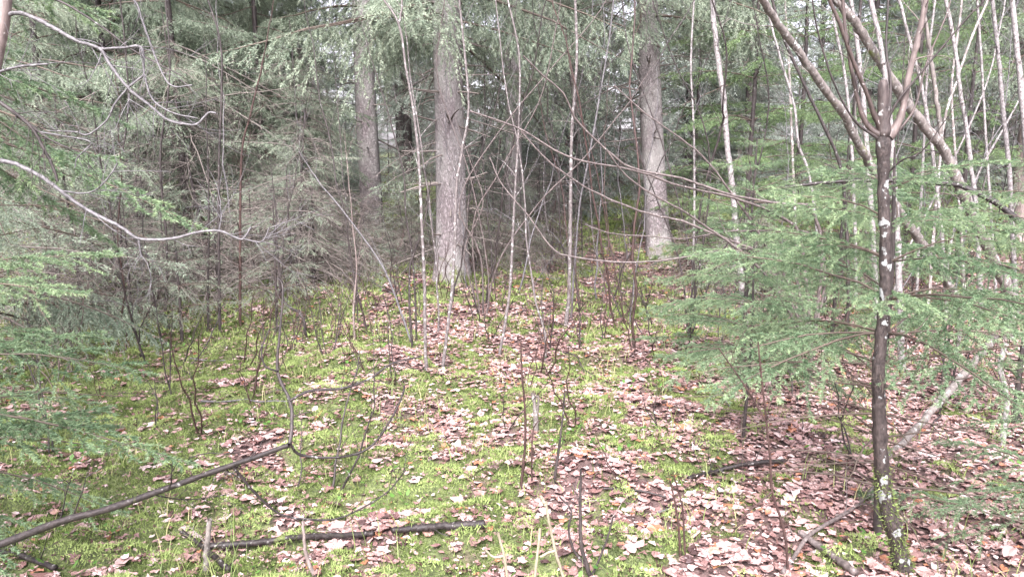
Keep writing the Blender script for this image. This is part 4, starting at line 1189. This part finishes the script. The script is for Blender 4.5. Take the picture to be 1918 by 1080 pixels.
on_floor('fallen_log', 'brown split log running into the bottom edge left of the snag foot', 'log', [(1496, 1008), (1545, 1042), (1600, 1085)], 12, 17, 'rod_bark', .03, 5)
on_floor('fallen_branch', 'grey stick lying on leaves in the bottom right beside the brown split log', 'branch', [(1465, 1085), (1490, 1050), (1520, 1010), (1600, 960), (1650, 905)], 9, 6, 'rod_bark', .03, 6, 4)
on_floor('fallen_log', 'short mossy rotten log among the leaves left of the snag', 'log', [(1290, 905), (1330, 895), (1390, 880), (1470, 872)], 9, 8, 'log_bark', .03, 8, 3)
on_floor('fallen_branch', 'thin dark twig lying on leaves right of centre', 'branch', [(1130, 925), (1200, 930), (1260, 945)], 5, 3, 'dark_bark', .03, 9, 2, sides=6)
def lean_pole(name, label, cat, pts, D, w0, w1, mat, seed, twigs=0):
    mb = MB()
    P, R = grow(mb, pts, D, w0, w1, seed=seed, cap=True, jit=.12, sides=9)
    if twigs: twigs_along(mb, rng_of(seed), P, R, twigs, .2, up=.3, forks=1)
    base = P[0].copy()
    mb.v = [v - base.astype(np.float32) for v in mb.v]
    o = mb.build(name, M[mat]); o.location = base
    return tag(o, label, cat)
gD = lambda px, py: float(gp(px, py)[1])
lean_pole('fallen_birch', 'pale fallen birch pole leaning up to the right behind the snag', 'fallen tree', [(1555, 958), (1598, 915), (1668, 850), (1718, 800), (1788, 720), (1865, 630)], (gD(1555, 958), 4.6), 13, 15, 'mossy_bark', 1101)
lean_pole('broken_birch', 'crooked white birch piece standing by the right edge', 'fallen tree', [(1877, 842), (1882, 790), (1885, 740), (1873, 685), (1885, 642)], gD(1877, 842), 11, 9, 'birch_bark', 1102)
lean_pole('leaning_branch', 'black wet branch slanting down to the right edge behind the spruce boughs', 'branch', [(1930, 436), (1873, 385), (1818, 355), (1783, 345), (1738, 342), (1640, 338), (1560, 341), (1420, 357)], (5.0, 5.6), 12, 5, 'log_bark', 1103, 4)
# upright sticks and shoots in the foreground
def sticks(name, label, cat, curves, mat, seed, twigs=2, tl=.1):
    base = None
    mb = MB()
    for i, c in enumerate(curves):
        pts, D, w0, w1 = c
        P, R = grow(mb, pts, D, w0, w1, seed=seed + i, jit=.12, sides=7, root=(i == 0))
        twigs_along(mb, rng_of(seed + 40 + i), P, R, twigs, tl, up=.4, forks=1)
        if base is None: base = P[0].copy()
    mb.v = [v - base.astype(np.float32) for v in mb.v]
    o = mb.build(name, M[mat]); o.location = base
    return tag(o, label, cat)
sticks('cut_shoot', 'pale cream shoot with knobbly tip at the bottom centre, tallest of the pair', 'shoot', [([(1064, 1120), (1055, 1080), (1040, 1030), (1028, 975), (1022, 938)], 1.95, 7, 6), ([(1040, 1030), (1025, 1035), (1012, 1042)], 1.95, 6, 5), ([(1022, 945), (1016, 935), (1012, 928)], 1.95, 8, 6), ([(1000, 1100), (1004, 1060), (1012, 990)], 1.95, 6, 6)], 'cream_shoot', 1200, 0)
sticks('cut_shoot', 'pale forked shoot at the bottom left of centre below the black log end', 'shoot', [([(955, 1120), (950, 1080), (943, 1035), (933, 997)], 2.1, 6.5, 5.5), ([(944, 1040), (925, 1042), (908, 1028)], 2.1, 6, 4)], 'cream_shoot', 1210, 0)
sticks('upright_stick', 'short mossy upright stick standing by the thin peeling log', 'stick', [([(385, 1075), (387, 1030), (393, 972)], gD(385, 1076), 13, 10)], 'mossy_bark', 1220, 1)
sticks('upright_stick', 'pale bent stick standing in the moss in front of the thin log', 'stick', [([(592, 1082), (575, 1045), (570, 1010), (567, 975)], gD(592, 1079), 9, 6)], 'tan_bark', 1230, 1)
sticks('bare_shrub', 'dark forked bare shrub at the bottom edge right of the cream shoots', 'shrub', [([(1107, 1085), (1095, 1045), (1088, 1015), (1087, 950), (1088, 878)], gD(1107, 1079), 10, 4), ([(1107, 1080), (1125, 1040), (1140, 1000), (1148, 968)], gD(1107, 1079), 6, 3), ([(1100, 1060), (1075, 1030), (1065, 990), (1070, 955), (1048, 930)], gD(1107, 1079), 6, 3)], 'dark_bark', 1240, 4)
sticks('bare_shrub', 'tall thin dark stem with side twigs standing left of the snag', 'shrub', [([(1478, 1085), (1468, 990), (1446, 920), (1443, 865), (1433, 765), (1423, 675), (1420, 640)], gD(1476, 1078), 6.5, 3), ([(1446, 920), (1400, 960), (1370, 1000)], gD(1476, 1078), 4, 2), ([(1435, 790), (1400, 730), (1345, 650)], gD(1476, 1078), 4, 2)], 'red_twig', 1250, 6, .2)
sticks('bare_shrub', 'slim dark red stem standing just right of the bottom centre leaves', 'shrub', [([(1275, 1040), (1268, 960), (1255, 900)], gD(1275, 1042), 6, 3), ([(1283, 1040), (1278, 950), (1262, 890)], gD(1275, 1042), 5, 3)], 'red_twig', 1260, 3)
sticks('mossy_stub', 'mossy broken stub standing in the middle of the leaf litter', 'stick', [([(1004, 805), (1003, 770), (997, 735)], gD(1004, 806), 12, 6), ([(1004, 790), (1008, 760), (1008, 740)], gD(1004, 806), 6, 4)], 'mossy_bark', 1270, 2)
sticks('bare_shrub', 'tall thin dark stem in the middle of the leaf litter', 'shrub', [([(1038, 905), (1050, 815), (1055, 770), (1058, 730)], gD(1038, 908), 6, 3)], 'dark_bark', 1280, 2)
sticks('bare_shrub', 'reddish stem pair with crossing twigs at the centre of the floor', 'shrub', [([(975, 920), (982, 850), (984, 785), (978, 700), (975, 640)], gD(975, 923), 6, 3), ([(998, 950), (996, 870), (1000, 800), (1022, 780)], gD(975, 923), 5, 2)], 'red_twig', 1290, 4)

# --- small bare shrub stems all over the floor
def shrubs():
    protos = []
    for s in range(6):
        r = rng_of(1300 + s); mb = MB()
        h = r.uniform(.35, .6)
        for q in range(r.integers(1, 3)):
            t = np.linspace(0, 1, 9)
            P = np.stack([np.cumsum(r.normal(0, .010, 9)) + t * r.normal(0, .10), np.cumsum(r.normal(0, .010, 9)) + t * r.normal(0, .10), -.02 + h * t], -1)
            R = .0048 * (1 - .6 * t)
            mb.tube(P, R, 5)
            twigs_along(mb, r, P, R, r.integers(3, 8), .2, t0=.3, up=.7, forks=1, minr=.0012)
        o = mb.build('bare_shrub', M['dark_bark' if s % 3 else 'red_twig'])
        tag(o, ['small bare dark shrub stem sticking up from the leaf litter', 'small bare reddish shrub stem sticking up from the leaf litter'][0 if s % 3 else 1], 'shrub', 'bare shrub stems over the floor')
        protos.append(o)
    r = rng_of(1310)
    n = 0
    while n < 300:
        x, y = wedge(r, 1, 3.2, 11, .6); x, y = float(x[0]), float(y[0])
        px = 959 + x / y * FPX
        if y < 4.6 and r.uniform() < .55: continue
        if px < 500 and r.uniform() < .35: continue
        z = float(height(x, y)); k = n % 6
        if n < 6: o = protos[k]
        else:
            o = protos[k].copy(); C.collection.objects.link(o)
        sc = r.uniform(.6, 1.5)
        o.location = (x, y, z); o.rotation_euler = (r.normal(0, .12), r.normal(0, .12), r.uniform(0, 6.28)); o.scale = (sc,) * 3
        n += 1
shrubs()
def litter_twigs():
    protos = []
    for s in range(4):
        r = rng_of(1400 + s); mb = MB()
        t = np.linspace(-.5, .5, 8); L = .5
        P = np.stack([t * L, np.cumsum(r.normal(0, .015, 8)), np.cumsum(r.normal(0, .006, 8))], -1)
        R = .0045 * (1 - .5 * (t + .5))
        mb.tube(P, R, 6, cap=True); twigs_along(mb, r, P, R, 3, .14, up=0, forks=1)
        o = mb.build('fallen_twig', M[['dark_bark', 'grey_twig', 'tan_bark', 'log_bark'][s]])
        tag(o, ['thin dark twig lying on the leaf litter', 'thin grey twig lying on the leaf litter', 'thin tan twig lying on the leaf litter', 'thin black wet twig lying on the leaf litter'][s], 'twig', 'twigs lying on the leaf litter')
        protos.append(o)
    r = rng_of(1410)
    for n in range(90):
        x, y = wedge(r, 1, 2.8, 9, .4); x, y = float(x[0]), float(y[0])
        o = protos[n % 4] if n < 4 else protos[n % 4].copy()
        if n >= 4: C.collection.objects.link(o)
        sc = r.uniform(.4, 1.6)
        o.location = (x, y, float(height(x, y)) + .028); o.rotation_euler = (r.normal(0, .08), r.normal(0, .08), r.uniform(0, 6.28)); o.scale = (sc,) * 3
litter_twigs()
